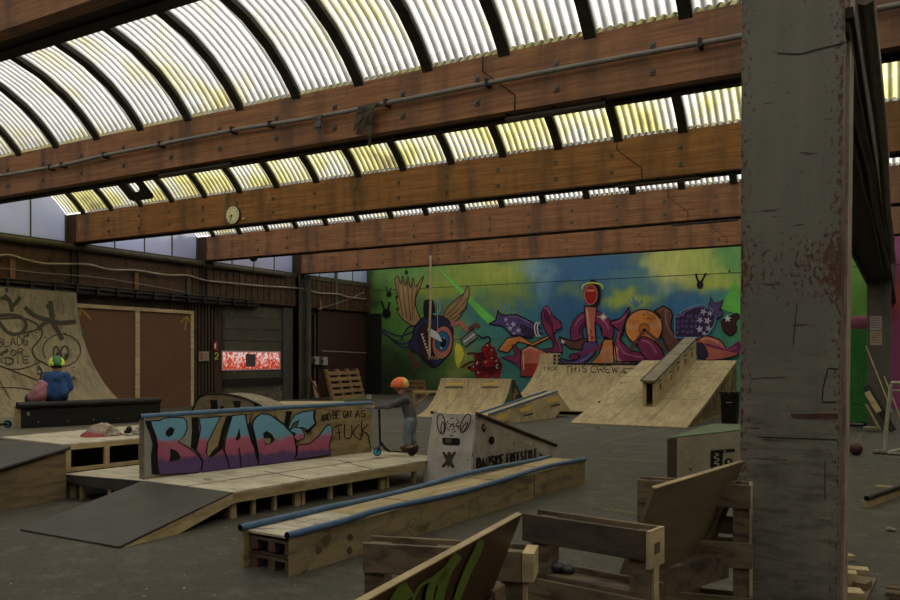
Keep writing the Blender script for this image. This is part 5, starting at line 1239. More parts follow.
# ---------------------------------------------------------------- white box with green top by the column
a = at(669,489,0); a = V((-2.83,11.04,0)); hb = .69
b_ = V((-2.0,13.35,0)); c_ = V((-1.75,13.9,0)); d_ = V((-2.79,13.75,0))
t = thing('kicker_ramp', a, 'low white box ramp with a green top, half hidden behind the rusty column', 'ramp')
MB().prism([a,b_,c_,d_], (0,0,hb-.02)).build('body', mat('marked_white_board', (132,124,112), (112,104,94), g=2.3, scale=2, spot=(62,52,46), spot_scale=20, spot_at=.68), t)
MB().prism([V((p.x,p.y,hb-.02)) for p in (a,b_,c_,d_)], (0,0,.02)).build('top_board', mat('green_top', (78,98,72), (70,84,64), g=2.1, fine=.1), t)
dd = (b_-a).normalized(); nb = V((dd.y,-dd.x,0))
MB().obox(a-dd*.02+nb*.004, dd*.22, nb*.012, (0,0,hb-.02)).build('dark_edge_board', mat('brown_edge', (66,52,46), (56,44,40), g=2.1), t)
g = Paint(sPlane(a, b_, a+V((0,0,1)), .01), (630,410), 6)
g.poly([(486,242),(552,236),(628,232),(632,250),(560,255),(552,345),(486,352)], MARK).line([(510,262),(530,268),(505,285),(535,298),(505,318),(535,325),(515,345)], 1.0, WHP, lift=.004)
g.disc((592,312), 24, 24, MARK, .004); g.disc((592,310), 9, 9, WHP, .008); g.poly([(562,240),(575,239),(575,250),(562,250)], WHP, lift=.004)
g.line([(355,350),(370,362)], 1.4, MARK)
for i in range(46): g.disc((rnd.uniform(300,480), rnd.uniform(170,380)), rnd.uniform(1.5,3.5), rnd.uniform(1.5,4), MARKG, .002, n=6)
g.build('black_logo', t)
# ---------------------------------------------------------------- bin, green mat
c = at(730,423,0)
t = thing('waste_bin', c, 'black plastic bin with a thin handle beside the bank ramp', 'bin')
MB().hexa([c+V(p) for p in ((-.19,-.18,0),(.19,-.18,0),(.19,.18,0),(-.19,.18,0),(-.22,-.21,.80),(.22,-.21,.80),(.22,.21,.80),(-.22,.21,.80))]).build('bin_body', BLKM, t, bevel=.02)
MB().box(tuple(c+V((-.24,-.23,.80))), tuple(c+V((.24,.23,.86)))).build('bin_rim', BLKF, t, bevel=.01)
g = Paint(sY(c.y-.2,.02)); g.line([(726,402.5),(732,402.5)], .8, WHP, False).build('label_strip', t)
MB().tube([c+V((.02,-.24,.80)), c+V((.02,-.27,.95)), c+V((.08,-.26,1.35)), c+V((-.05,-.1,1.5))], .012, 6).build('pole_handle', mat('lime_handle', (96,120,40), g=2), t)
# ---------------------------------------------------------------- things beyond the column on the right
gx0, gx1 = -1.95, -.80
t = thing('green_locker', ((gx0+gx1)/2, 23.2, 0), 'tall bright green metal locker behind the distant column', 'locker')
GLK = mat('green_metal', (36,98,36), (30,82,34), g=3.2, rough=.4, fine=.15)
zt_ = 2.52
MB().box((gx0,23.2,.1),(gx1,23.9,zt_)).build('body', GLK, t, bevel=.01)
MB().box((gx0+.03,23.17,.12),((gx0+gx1)/2-.005,23.2,zt_-.03)).build('door', GLK, t); MB().box(((gx0+gx1)/2+.005,23.17,.12),(gx1-.03,23.2,zt_-.03)).build('door', GLK, t)
MB().box((gx1-.6,23.13,1.2),(gx1-.57,23.17,1.4)).build('handle', DRK, bpy.data.objects['door'])
for x in (gx0, gx1-.12): MB().box((x,23.2,0),(x+.12,23.8,.1)).build('foot', DRK, t)
g = Paint(sY(23.17,.005)); LT = mat('light_scribble', (90,120,70), g=2)
g.line([(852,338),(860,334),(864,342)], .5, LT).line([(853,372),(862,380),(853,396)], .5, LT).line([(852,403),(864,406)], .7, mat('dark_green', (24,56,24), g=2)).build('scratches', t)
MB().ell((-1.0,23.5,zt_+.035), (.55,.3,.33), 14, 8, z0=-.1).build('pink_bundle', mat('pink_cloth', (110,54,66), (96,46,58), g=2), label='pink cloth bundle lying on top of the green locker', cat='bundle')
def plank(a, b, w, th, m, label, group='planks leaning behind the distant column', name='leaning_plank', cat='plank', up=(0,0,1)):
    return MB().bar(a, b, w, th, up=up).build(name, m, label=label, cat=cat, group=group)
yl = 23.0
P_ = lambda px, py, y=yl: onY(px, py, y)
plank(V((P_(893,433,21.6).x, 21.6, .06)), P_(866,386,22.15), .16, .05, DRK, 'dark heavy plank leaning at the foot of the distant column', up=(0,1,0))
plank(V((P_(880,432,21.9).x, 21.9, .04)), P_(866,404,22.2), .05, .03, STUD, 'thin pale batten leaning low beside the dark plank')
plank(V((P_(879,412,21.45))), P_(867,392,21.9), .13, .02, STUD, 'short pale offcut board lying against the dark plank', up=(0,1,0))
for i, (x0_, y0_, x1_, y1_, lb) in enumerate(((892,412,866,346,'long thin pale rod leaning beside the green locker'), (906,432,884,376,'thin pale rod leaning behind the metal frame'))):
    A_ = P_(x0_, y0_, 21.5); B_ = P_(x1_, y1_, 22.18); MB().tube([A_, B_], .016, 6).build('leaning_rod', PALE, label=lb, cat='rod', group='thin rods leaning at right')
c = at(872,431.5,0); MB().box((c.x-.19,c.y-.1,0),(c.x+.13,c.y+.12,.12)).build('concrete_block', mat('concrete', (110,104,90), (90,84,72), g=2.2, scale=8), label='small pale concrete block on the floor by the distant column', cat='block', bevel=.03)
# football goal / metal frame
GMT = mat('bare_metal_tube', (136,136,128), (98,94,86), scale=6, g=2.8, rough=.35)
f0 = at(885,454.5,0); 
t = thing('metal_goal', f0, 'small bare metal tube goal frame at the right picture edge', 'goal')
fr_ = V((.62,-.1,0)); bk_ = V((.12,.75,0))
top_ = onY(891,383,f0.y+.1)
MB().tube([f0+V((0,0,.03)), V((f0.x+.02,f0.y+.02,.5)), V((top_.x,f0.y+.1,top_.z-.05)), V((top_.x+.03,f0.y+.1,top_.z))], .035, 10).build('post', GMT, t)
MB().tube([V((top_.x,f0.y+.1,top_.z)), V((top_.x+1.6,f0.y-.1,top_.z))], .035, 10).build('crossbar', GMT, t)
MB().tube([V((top_.x,f0.y+.12,top_.z-.14)), V((top_.x+1.6,f0.y-.08,top_.z-.14))], .02, 8).build('net_rail', GMT, t)
MB().tube([f0+V((-.15,0,.03)), f0+V((1.6,-.2,.03))], .03, 10).build('base_bar', GMT, t)
MB().tube([V((top_.x+.18,f0.y+.3,top_.z-.1)), V((f0.x+.3,f0.y+.9,.03))], .03, 10).tube([f0+V((0,0,.03)), V((f0.x+.3,f0.y+.9,.03)), V((f0.x+1.6,f0.y+.7,.03))], .03, 10).build('rear_frame', GMT, t)
MB().ell(f0+V((-.13,0,.04)), (.09,.07,.05), 10, 6).ell(f0+V((-.02,-.02,.05)), (.07,.07,.06), 10, 6).build('foot_sleeve', mat('grey_tape', (100,98,90), g=2), t)
# basketball
c = at(856,455,0); R_ = .115
t = thing('basketball', c, 'dark worn basketball on the floor just right of the rusty column', 'ball')
MB().ell(c+V((0,0,R_)), (R_,R_,R_), 24, 16).build('ball_skin', mat('worn_ball', (72,42,34), (56,34,30), g=2.4, fine=.2, rough=.5), t)
sm = MB()
for rot in (Matrix.Rotation(0.3,3,'Y'), Matrix.Rotation(1.4,3,'X'), Matrix.Rotation(1.5,3,'Y') @ Matrix.Rotation(.6,3,'X')):
    sm.tube([c+V((0,0,R_))+rot @ V((R_*1.003*math.cos(a/24*2*pi), R_*1.003*math.sin(a/24*2*pi), 0)) for a in range(25)], .003, 5, cap=False)
sm.build('seam', BLKM, t)
# pipe rail on wood, right edge
a = at(868,508,0)+V((0,0,.0)); b_ = at(915,490.5,0)
t = thing('grind_rail', a, 'low wooden rail with a dark pipe on top at the right edge', 'rail')
dd = (b_-a).normalized(); n_ = V((-dd.y,dd.x,0))
MB().obox(a, dd*1.6, n_*.07, (0,0,.085)).build('timber', STUD, t)
MB().tube([a+V((0,0,.115))+n_*.01-dd*.02, a+V((0,0,.115))+n_*.01+dd*1.62], .032, 12, hollow=.8).build('pipe', [DRK, HOLE], t)
c = at(884,488,0); MB().box((c.x-.1,c.y-.04,0),(c.x+.1,c.y+.04,.03)).build('wood_scrap', PALE, label='small wood scrap on the floor behind the low rail', cat='scrap')
for px, py, r in ((889,531,.030),(894,531.5,.022)): c = at(px,py,0); MB().ell(c+V((0,0,r*.7)), (r*1.2,r,r*.8), 8, 6).build('pebble', mat('pale_stone', (116,108,94), g=2.2), label='larger pale pebble on the right-hand floor' if r > .025 else 'smaller pale pebble beside a larger one on the right-hand floor', cat='stone', group='pebbles on the right-hand floor')
# offcuts by the foot of the column
c = at(858,590,0)
MB().prism([at(842,603,0), at(866,603,0), at(877,580,0), at(846,577,0)], (0,0,.02)).build('base_sheet', PALW, label='thin plywood sheet under the wood offcuts', cat='board')
def block(px, py, z, lx, ly, lz, rz, m, label):
    c = at(px, py, z); R = Matrix.Rotation(rz,3,'Z')
    return MB().obox(c+R@V((-lx/2,-ly/2,0)), R@V((lx,0,0)), R@V((0,ly,0)), (0,0,lz)).build('wood_offcut', m, label=label, cat='offcut', group='wood offcuts beside the column', bevel=.004)
block(852,598,.021,.14,.16,.06,.25,PALE,'nearest wood offcut in the pile by the column foot')
block(862,588,.021,.10,.13,.055,-.3,PALW,'small wood offcut at the right of the pile by the column foot')
block(848,584,.021,.12,.12,.10,.1,PALE,'tallest wood offcut, touching the column foot')
block(855,574,.0,.20,.12,.055,.15,PALE,'long wood offcut at the back of the pile')
block(849,560,.0,.07,.10,.05,.5,PALE,'small pale offcut farthest back beside the column')
cp = at(890,604,0)
t = thing('pallet_fragment', cp, 'broken pallet end at the bottom right corner', 'pallet')
for i in range(2): MB().box((cp.x-.03,cp.y+.02+i*.16,.05),(cp.x+.9,cp.y+.13+i*.16,.075)).build('deck_board', PALB, t)
for i in range(2): MB().box((cp.x+i*.5,cp.y,0),(cp.x+.09+i*.5,cp.y+.3,.05)).build('stringer', PALB, t)
# ---------------------------------------------------------------- far left-middle background
# leaning pallet
a = at(333,400.3,0); b_ = at(365,397,0)
t = thing('wooden_pallet', a, 'wooden pallet leaning upright against the red-brown wall', 'pallet')
ux = (b_-a); dn = ux.normalized(); wdt = ux.length; n_ = V((-dn.y,dn.x,0)); Hh = 1.28; lean = n_*.35
upv = V((0,0,Hh))+lean
PLT = mat('warm_pallet', (116,88,54), (96,72,44), g=2.2, scale=3, stretch=(1,1,6), fine=.2)
sl_ = -n_*.0
for k in range(5): s = k/5; o = a+upv*(s+.01); MB().obox(o, ux, -n_*.03, upv*.115).build('deck_board', PLT, t)
for k in range(4): o = a+ux*(k/3*(1-.07)); MB().obox(o+n_*.0, ux*.07, n_*.10, upv).build('stringer', PLT, t)
MB().obox(a+ux*.03+n_*.10, ux*.94, n_*.012, upv).build('rear_board', mat('dark_rear', (40,26,18), g=2), t)
MB().prism([at(333,402,0),at(372,398.2,0),at(372,396.5,0),at(333,400,0)], (0,0,.02)).build('green_mat', mat('green_mat', (60,74,36), g=2.2), label='thin green strip on the floor before the leaning pallet', cat='mat')
a = at(316,399,0); 
plank(a+V((.05,0,.05)), V((a.x-.2,a.y+.1,.75)), .16, .03, PALE, 'short pale board leaning beside the grey wall column', group='boards leaning by the grey wall column')
plank(at(321,399.5,0)+V((0,0,.05)), V((a.x-.3,a.y-.05,.95)), .06, .04, mat('red_wood', (92,34,28), g=2), 'narrow red stick leaning beside the grey wall column', group='boards leaning by the grey wall column')
# low pale table platform
z = .42
p4 = [at(275,404.5,z), at(345,403.5,z), at(344,401.2,z), at(281,401.0,z)]
t = thing('low_platform', (p4[0]+p4[1])/2-V((0,0,z)), 'low pale wooden platform seen over the lettered ledge', 'platform')
MB().prism([p-V((0,0,.05)) for p in p4], (0,0,.05)).build('platform_top', PALE, t)
for i, s in enumerate((.03,.3,.5,.97)): p = p4[0]+(p4[1]-p4[0])*s; MB().box((p.x-.05,p.y,0),(p.x+.05,p.y+.1,z-.05)).build('leg', PLYD, t)
# graffitied low curved ramp
gp = [(192,412),(196,402),(200,397),(206,394.6),(218,393.8),(228,394.5),(240,397),(250,400.5),(260,405),(272,414)]
YG = 16.8
pl = [onY(x, y, YG) for x, y in gp]
g0 = min(p.x for p in pl)
t = thing('wooden_hump', (pl[4].x, YG, 0), 'low curved wooden hump with orange and black graffiti behind the ledge', 'ramp')
cnt = [V((p.x,YG,max(0,p.z))) for p in pl]
MB().prism([V((cnt[0].x-.1,YG,0))]+cnt+[V((cnt[-1].x+.1,YG,0))], (0,.9,0)).build('body', PLYQ, t)
MB().tube([p+V((0,-.01,.01)) for p in cnt], .025, 8).build('rim', DRK, t)
g = Paint(sY(YG,.01), (160,370), 5)
OG = mat('orange_spray', (120,66,34), (104,60,36), g=2.1, scale=6)
for q in (((250,150),(285,150),(290,205),(265,250),(255,200)),((365,155),(405,155),(395,210),(372,190)),((468,165),(492,172),(482,230),(470,200)),((300,180),(318,180),(322,250),(305,250)),((560,192),(572,200),(566,235),(556,235))): g.poly(q, MARK)
for q in (((360,205),(395,215),(395,245),(350,245)),((415,210),(455,205),(462,240),(400,245)),((235,200),(255,210),(250,245),(230,245))): g.poly(q, OG, lift=.004)
g.build('graffiti', t)
# trestle table beside the small quarter pipe and bench behind the child
zb_ = .95
a = at(417,412,0)
t = thing('wooden_trestle', a, 'pale wooden trestle bench attached at the left of the small quarter pipe', 'bench')
ta = onY(416,392,a.y+.2); tb = onY(438,391.5,a.y+.6)
MB().bar(V((ta.x-.1,a.y+.2,ta.z)), V((tb.x,a.y+.5,ta.z)), .5, .07).build('bench_top', STUD, t)
MB().bar(V((ta.x+.02,a.y+.05,0)), V((ta.x+.02,a.y+.05,ta.z-.03)), .08, .08).build('leg', STUD, t)
MB().bar(V((ta.x+.05,a.y+.06,.2)), V((ta.x+.5,a.y+.15,ta.z-.05)), .06, .06).build('diagonal_brace', STUD, t)
MB().tube([V((ta.x+.35,a.y+.25,ta.z+.03)), V((ta.x+.35,a.y+.25,ta.z+.16))], .03, 8).build('small_bottle', mat('amber', (110,60,36), g=2), label='tiny brown bottle standing on the trestle bench', cat='bottle')
yb_ = 29.6
A_ = onY(407,381,yb_); B_ = onY(424,394,yb_)
t = thing('slatted_pallet', ((A_.x+B_.x)/2, yb_, 0), 'dark slatted pallet bench before the painted wall, behind the child', 'pallet')
zz_ = [B_.z+(A_.z-B_.z)*k/3 for k in range(4)]
for z in zz_: MB().box((A_.x-.2,yb_,z-.06),(B_.x,yb_+.04,z+.06)).build('slat', PLT, t)
for x in (A_.x-.2, (A_.x+B_.x)/2, B_.x-.1): MB().box((x,yb_+.04,0),(x+.09,yb_+.14,A_.z)).build('stringer', PLT, t)
c = at(370,391,0); 
# white flyer scrap
c = at(369,399,0); MB().box((c.x-.15,c.y,0),(c.x+.05,c.y+.1,.18)).build('white_carton', mat('carton_white', (140,136,126), g=2.2), label='tiny white carton on the floor at the far corner', cat='carton')
# ---------------------------------------------------------------- people
def skin(name, J, Ed, m, parent, vox=.0062, smooth=4, **kw):
    """one continuous surface round a skeleton of tapering limbs"""
    base = WLOC[parent.name]
    mb = MB()
    for a, b in Ed:
        (p, r), (q, s) = J[a], J[b]
        d = q-p; L = d.length
        if L < 1e-5: continue
        mb.tube([p, p+d*.33, p+d*.67, q], [r, r*.67+s*.33, r*.33+s*.67, s], 14)
    for k, (p, r) in J.items(): mb.ell(p, (r, r, r), 14, 10, z0=-.999, z1=.999)
    o = fix_normals(mb.build(name, m, parent))
    rm = o.modifiers.new('r', 'REMESH'); rm.mode = 'VOXEL'; rm.voxel_size = vox; rm.use_smooth_shade = True
    sm = o.modifiers.new('s', 'SMOOTH'); sm.factor = .5; sm.iterations = smooth
    dg = bpy.context.evaluated_depsgraph_get(); dg.update()
    m2 = bpy.data.meshes.new_from_object(o.evaluated_get(dg)); m2.name = name
    bpy.data.objects.remove(o)
    for p in m2.polygons: p.use_smooth = True
    m2.materials.clear(); m2.materials.append(m)
    o = bpy.data.objects.new(name, m2); COL.objects.link(o); o.parent = parent; WLOC[o.name] = base
    return o
SKN = mat('skin', (150,104,84), g=2.2, rough=.55); HAIR = mat('brown_hair', (60,40,26), g=2); DENIM = mat('pale_denim', (92,102,112), (74,84,96), scale=8, g=2.2)
GRYS = mat('grey_jersey', (74,70,74), (62,58,62), scale=6, g=2.1); SHOE = mat('brown_shoe', (66,42,38), (50,32,30), scale=8, g=2); SOCK = mat('sock', (130,98,84), g=2.2)
def hand(J, Ed, p, wrist, dirv, out, k, s=.62):
    """palm and five short fingers growing from a wrist"""
    p = V(p); d = V(dirv).normalized(); o = V(out).normalized(); n = d.cross(o).normalized()
    J[k+'palm'] = (p+d*.035*s, .022*s); Ed.append((wrist, k+'palm'))
    for i, (off, L) in enumerate(((-.026,.062),(-.009,.07),(.009,.066),(.025,.052))):
        a = p+d*.075*s+o*off*s; b = a+d*L*.45*s+n*-.016*s; c = b+d*L*.2*s+n*-.03*s
        J[k+'f%da' % i] = (a, .0095*s); J[k+'f%db' % i] = (b, .009*s); J[k+'f%dc' % i] = (c, .0075*s); Ed += [(k+'palm', k+'f%da' % i), (k+'f%da' % i, k+'f%db' % i), (k+'f%db' % i, k+'f%dc' % i)]
    a = p+d*.03*s-o*.04*s; b = a+d*.03*s-o*.012*s-n*.02*s
    J[k+'ta'] = (a, .011*s); J[k+'tb'] = (b, .009*s); Ed += [(k+'palm', k+'ta'), (k+'ta', k+'tb')]
# --- child on the scooter.  local frame: r = to the right in view, f = away
O = V((-6.90,9.93,DZ)); Rr = V((CA,SA,0)); Ff = V((-SA,CA,0))
def L_(r, f, z): return O+Rr*r+Ff*f+V((0,0,z))
sc = thing('kick_scooter', O, 'kick scooter with a bright blue front wheel ridden along the deck', 'scooter')
BW_ = mat('blue_wheel', (40,130,170), g=2.2, rough=.4); BLKR = mat('black_rubber_tyre', (20,20,20), g=1.2)
def wheel(c, nm, R=.062, m=BW_):
    ax = Ff*.016
    w = MB().tube([c-ax*1.15, c+ax*1.15], R*.78, 20).build(nm, m, sc)
    MB().tube([c-ax, c+ax], R, 20).build('tyre', BLKR, w)
    MB().tube([c-ax*1.4, c+ax*1.4], R*.16, 10).build('hub', BLKM, w)
fw = L_(0,0,.064); rw = L_(.52,.0,.064); wheel(fw, 'wheel'); wheel(rw, 'wheel', m=BLKF)
hd = L_(.04,0,.24); tp_ = L_(.03,0,.72)
MB().tube([hd, tp_], .017, 10).build('steering_column', BLKF, sc)
MB().tube([fw+Ff*.03, hd+Ff*.03-V((0,0,.08)), hd], .012, 8).tube([fw-Ff*.03, hd-Ff*.03-V((0,0,.08)), hd], .012, 8).build('fork', BLKM, sc)
MB().tube([hd-V((0,0,.02)), L_(.12,0,.11), L_(.18,0,.075)], .022, 8).bar(L_(.16,0,.07), L_(.47,0,.07), .10, .018).build('deck', BLKM, sc)
MB().tube([tp_-Rr*.10-Ff*.10+V((0,0,.01)), tp_, tp_+Rr*.12+Ff*.12+V((0,0,.01))], .014, 8).build('handlebar', mat('pale_bar', (120,126,132), g=2.1, rough=.35), sc)
for s in (-1, 1): q = tp_+(Rr*.11+Ff*.11)*s+V((0,0,.01)); MB().tube([q, q+(Rr*.07+Ff*.07)*s], .018, 8).build('grip', mat('blue_grip', (60,92,112), g=2), sc)
hL = tp_-(Rr*.10+Ff*.10)+V((0,0,.02)); hR = tp_+(Rr*.12+Ff*.12)+V((0,0,.02))
ch = thing('person', L_(.42,0,0), 'child riding a scooter in orange and yellow helmet, grey top and jeans', 'person')
head = L_(.33,0,1.03)
J = {}; Ed = []
def j(k, p, r): J[k] = (V(p), r)
j('pelvis', L_(.50,0,.58), .085); j('belly', L_(.48,0,.68), .08); j('chest', L_(.44,0,.80), .085); j('neckb', L_(.405,0,.90), .045); j('neck', L_(.37,0,.94), .036); j('headb', L_(.345,0,.985), .062); j('headt', L_(.335,0,1.06), .075)
Ed += [('pelvis','belly'),('belly','chest'),('chest','neckb'),('neckb','neck'),('neck','headb'),('headb','headt')]
for s, k, hp in ((-1,'l',hL),(1,'r',hR)):
    f = s*.10
    j(k+'sh', L_(.425,f,.865), .043); e_ = (L_(.425,f,.865)+hp)/2+V((0,0,-.05))+Ff*s*.03; j(k+'el', e_, .03); w_ = hp+(e_-hp).normalized()*.03; j(k+'wr', w_, .02)
    Ed += [('chest', k+'sh'), (k+'sh', k+'el'), (k+'el', k+'wr')]; hand(J, Ed, w_, k+'wr', hp-w_, Ff, k)
j('lhip', L_(.49,-.05,.52), .07); j('lkn', L_(.445,-.06,.32), .05); j('lan', L_(.46,-.06,.12), .03); j('lto', L_(.36,-.06,.10), .028)
j('rhip', L_(.52,.05,.52), .07); j('rkn', L_(.50,.07,.32), .05); j('ran', L_(.57,.07,.13), .03); j('rto', L_(.53,.07,.07), .026)
Ed += [('pelvis','lhip'),('lhip','lkn'),('lkn','lan'),('lan','lto'),('pelvis','rhip'),('rhip','rkn'),('rkn','ran'),('ran','rto')]
skin('body', J, Ed, SKN, ch)
# face
fd = -Rr*.9+Ff*-.25; fd.normalize(); sdv = V((fd.y,-fd.x,0)); fc = L_(.335,0,1.03)
MB().ell(fc+fd*.078+V((0,0,-.015)), (.012,.012,.018), 8, 6).build('nose', SKN, ch)
for s in (-1,1): MB().ell(fc+fd*.066+sdv*s*.030+V((0,0,.005)), (.011,.011,.008), 8, 6).build('eye', BLKM, ch)
MB().ell(fc+fd*.062+V((0,0,-.050)), (.02,.02,.006), 8, 6).build('mouth', mat('lips', (120,60,54), g=2), ch)
# clothes
sub = lambda ks, d: {k: (J[k][0], J[k][1]+d) for k in ks}
JS = sub(['pelvis','belly','chest','neckb','lsh','lel','rsh','rel'], .016); JS['pelvis'] = (L_(.495,0,.60), .10)
for k in 'lr': JS[k+'wr'] = (J[k+'wr'][0]+(J[k+'el'][0]-J[k+'wr'][0]).normalized()*.03, .028)
JS['chest'] = (JS['chest'][0], .105)
skin('sweater', JS, [('pelvis','belly'),('belly','chest'),('chest','neckb'),('chest','lsh'),('lsh','lel'),('lel','lwr'),('chest','rsh'),('rsh','rel'),('rel','rwr')], GRYS, ch)
JT = {'pelvis': (L_(.50,0,.56), .098)}
for k in 'lr':
    JT[k+'hip'] = (J[k+'hip'][0], .085); JT[k+'kn'] = (J[k+'kn'][0], .07); JT[k+'cf'] = (J[k+'kn'][0]*.45+J[k+'an'][0]*.55, .062)
skin('jeans', JT, [('pelvis','lhip'),('lhip','lkn'),('lkn','lcf'),('pelvis','rhip'),('rhip','rkn'),('rkn','rcf')], DENIM, ch)
MB().ell(L_(.42,-.06,.118), (.085,.04,.045), 12, 8, rot=Matrix.Rotation(YAW,3,'Z')).build('shoe', SHOE, ch)
MB().ell(L_(.57,.07,.10), (.05,.04,.075), 12, 8, rot=Matrix.Rotation(YAW,3,'Z') @ Matrix.Rotation(.25,3,'Y')).build('shoe', SHOE, ch)
HM = [mat('orange_shell', (200,84,34), g=2.2, rough=.35), mat('yellow_shell', (186,150,70), g=2.2, rough=.35)]
def helmet(parent, c, face, ms, R=.135, tilt=.15, stripes=False):
    face = V(face).normalized(); up = V((0,0,1))-face*tilt; up.normalize(); sd = face.cross(up).normalized()
    vs = []; n, m = 28, 12
    for jx in range(m+1):
        ph = pi/2*1.16*jx/m
        for k in range(n):
            a = 2*pi*k/n; rr_ = R*math.sin(ph)
            vs.append(V(c)+face*rr_*1.08*math.cos(a)+sd*rr_*.92*math.sin(a)+up*R*.98*math.cos(ph))
    fa = [[], []]
    for jx in range(m):
        for k in range(n):
            a = 2*pi*(k+.5)/n
            if stripes: w = 0 if abs(math.sin(a)*math.sin(pi/2*1.1*(jx+.5)/m)) < .52 else 1
            else: w = 0 if math.cos(a)*math.sin(pi/2*1.1*(jx+.5)/m) > -.12 else 1
            fa[w].append((jx*n+k, jx*n+(k+1) % n, (jx+1)*n+(k+1) % n, (jx+1)*n+k))
    o = MB(); o.add(vs, fa[0], 0, True); o.add(vs, fa[1], 1, True)
    h = o.build('helmet', ms, parent)
    sm_ = h.modifiers.new('t', 'SOLIDIFY'); sm_.thickness = .012; sm_.offset = -1
    MB().tube([V(c)+sd*s*R*.80-up*R*.1 if s else V(c)+face*R*.35-up*R*1.0 for s in (-1,0,1)], .008, 6).build('chin_strap', BLKM, h)
    return h
helmet(ch, L_(.337,0,1.065), fd, HM, .128, .12)
# --- child in blue, seen from behind on the black box
sp0 = K0+kdn*.52-kn*.02; sz = UZ+KH+.085
c0 = V((dep(60,398,12.75).x, dep(60,398,12.75).y, 0))
sitd = -kn   # faces away from the ledge edge, towards the tall ramp
c0 = K0+kdn*.55-kn*.0; c0 = V((c0.x,c0.y,sz))
c0 = K0+kdn*.575-kn*.14; c0.z = sz
vw = V((-SA,CA,0)); vr = V((CA,SA,0)); fw_ = V((-.86,.51,0)).normalized()
def seated(name_label, c0, cloth_m, low_m, helm=None, bend=0.0, k_='b', sc_=1.0, arms=None, hair=None):
    p = thing('person', c0-V((0,0,0)), name_label, 'person')
    Q = lambda r, f, z: c0+vr*r*sc_+fw_*f*sc_+V((0,0,z*sc_))
    J = {}; Ed = []
    def j(k, p_, r): J[k] = (V(p_), r*sc_)
    b = bend
    j('pelvis', Q(0,0,.08), .10); j('belly', Q(b*.25,.02,.19), .095); j('chest', Q(b*.7,.05+.1*abs(b),.31-.05*abs(b)), .10); j('neckb', Q(b*1.1,.08+.2*abs(b),.385-.12*abs(b)), .045); j('neck', Q(b*1.3,.10+.25*abs(b),.42-.2*abs(b)), .038); j('headb', Q(b*1.5,.12+.3*abs(b),.46-.3*abs(b)), .07); j('headt', Q(b*1.6,.13+.3*abs(b),.54-.4*abs(b)), .085)
    Ed += [('pelvis','belly'),('belly','chest'),('chest','neckb'),('neckb','neck'),('neck','headb'),('headb','headt')]
    for s, k in ((-1,'l'),(1,'r')):
        j(k+'sh', Q(b*.8+s*.125,.05,.35-.05*abs(b)), .05); j(k+'el', Q(b*.8+s*.185,.08,.19), .04); j(k+'wr', Q(b*.8+s*.14,.22,.12), .025)
        Ed += [('chest',k+'sh'),(k+'sh',k+'el'),(k+'el',k+'wr')]; hand(J, Ed, J[k+'wr'][0], k+'wr', fw_+V((0,0,-.2)), vr, k, .7)
        j(k+'hip', Q(s*.07,.05,.06), .08); j(k+'kn', Q(s*.09,.33,.05), .055); j(k+'an', Q(s*.09,.36,-.26), .035); j(k+'to', Q(s*.09,.46,-.30), .03)
        Ed += [('pelvis',k+'hip'),(k+'hip',k+'kn'),(k+'kn',k+'an'),(k+'an',k+'to')]
    skin('body', J, Ed, SKN, p)
    JS = {k: (J[k][0], J[k][1]+.022*sc_) for k in ('pelvis','belly','chest','lsh','lel','rsh','rel')}; JS['neckb'] = (J['neckb'][0], .055*sc_)
    JS['pelvis'] = (Q(0,-.005,.07), .125*sc_); JS['belly'] = (Q(b*.25,.01,.19), .135*sc_); JS['chest'] = (J['chest'][0]-V((0,0,.01)), .14*sc_)
    for k in 'lr': JS[k+'wr'] = (J[k+'wr'][0]-fw_*.02, .034*sc_)
    for s, k in ((-1,'l'),(1,'r')): JS[k+'ch'] = (J['chest'][0]+vr*s*.075*sc_-V((0,0,.03)), .10*sc_); JS[k+'be'] = (Q(b*.25+s*.07,.0,.12), .10*sc_)
    JS['chest'] = (JS['chest'][0], .115*sc_); JS['belly'] = (JS['belly'][0], .115*sc_); JS['pelvis'] = (JS['pelvis'][0], .10*sc_)
    skin('sweater', JS, [('pelvis','belly'),('belly','chest'),('chest','neckb'),('chest','lsh'),('lsh','lel'),('lel','lwr'),('chest','rsh'),('rsh','rel'),('rel','rwr'),('chest','lch'),('lch','lbe'),('lbe','pelvis'),('chest','rch'),('rch','rbe'),('rbe','pelvis'),('lch','lsh'),('rch','rsh'),('lbe','rbe')], cloth_m, p, smooth=14)
    JT = {'pelvis': (Q(0,.02,.05), .11*sc_)}
    for k in 'lr': JT[k+'hip'] = (J[k+'hip'][0], .09*sc_); JT[k+'kn'] = (J[k+'kn'][0], .068*sc_); JT[k+'an'] = (J[k+'an'][0]+V((0,0,.03)), .05*sc_)
    skin('trousers', JT, [('pelvis','lhip'),('lhip','lkn'),('lkn','lan'),('pelvis','rhip'),('rhip','rkn'),('rkn','ran')], low_m, p)
    for k in 'lr': MB().ell(J[k+'an'][0]+fw_*.05+V((0,0,-.04)), (.045,.09,.04), 12, 8, rot=Matrix.Rotation(YAW,3,'Z')).build('shoe', SHOE, p)
    hc = J['headb'][0]*.4+J['headt'][0]*.6
    for s in (-1,1): MB().ell(hc+fw_*.075+vr*s*.03, (.011,.011,.008), 8, 6).build('eye', BLKM, p); MB().ell(hc+vr*s*.085+V((0,0,-.02)), (.014,.022,.03), 8, 6).build('ear', SKN, p)
    MB().ell(hc+fw_*.09+V((0,0,-.025)), (.012,.014,.018), 8, 6).build('nose', SKN, p); MB().ell(hc+fw_*.075+V((0,0,-.055)), (.02,.012,.006), 8, 6).build('mouth', mat('lips', (120,60,54), g=2), p)
    MB().ell(hc+V((0,0,.012))-fw_*.012, (.092,.092,.095), 16, 10).build('hair', hair or HAIR, p)
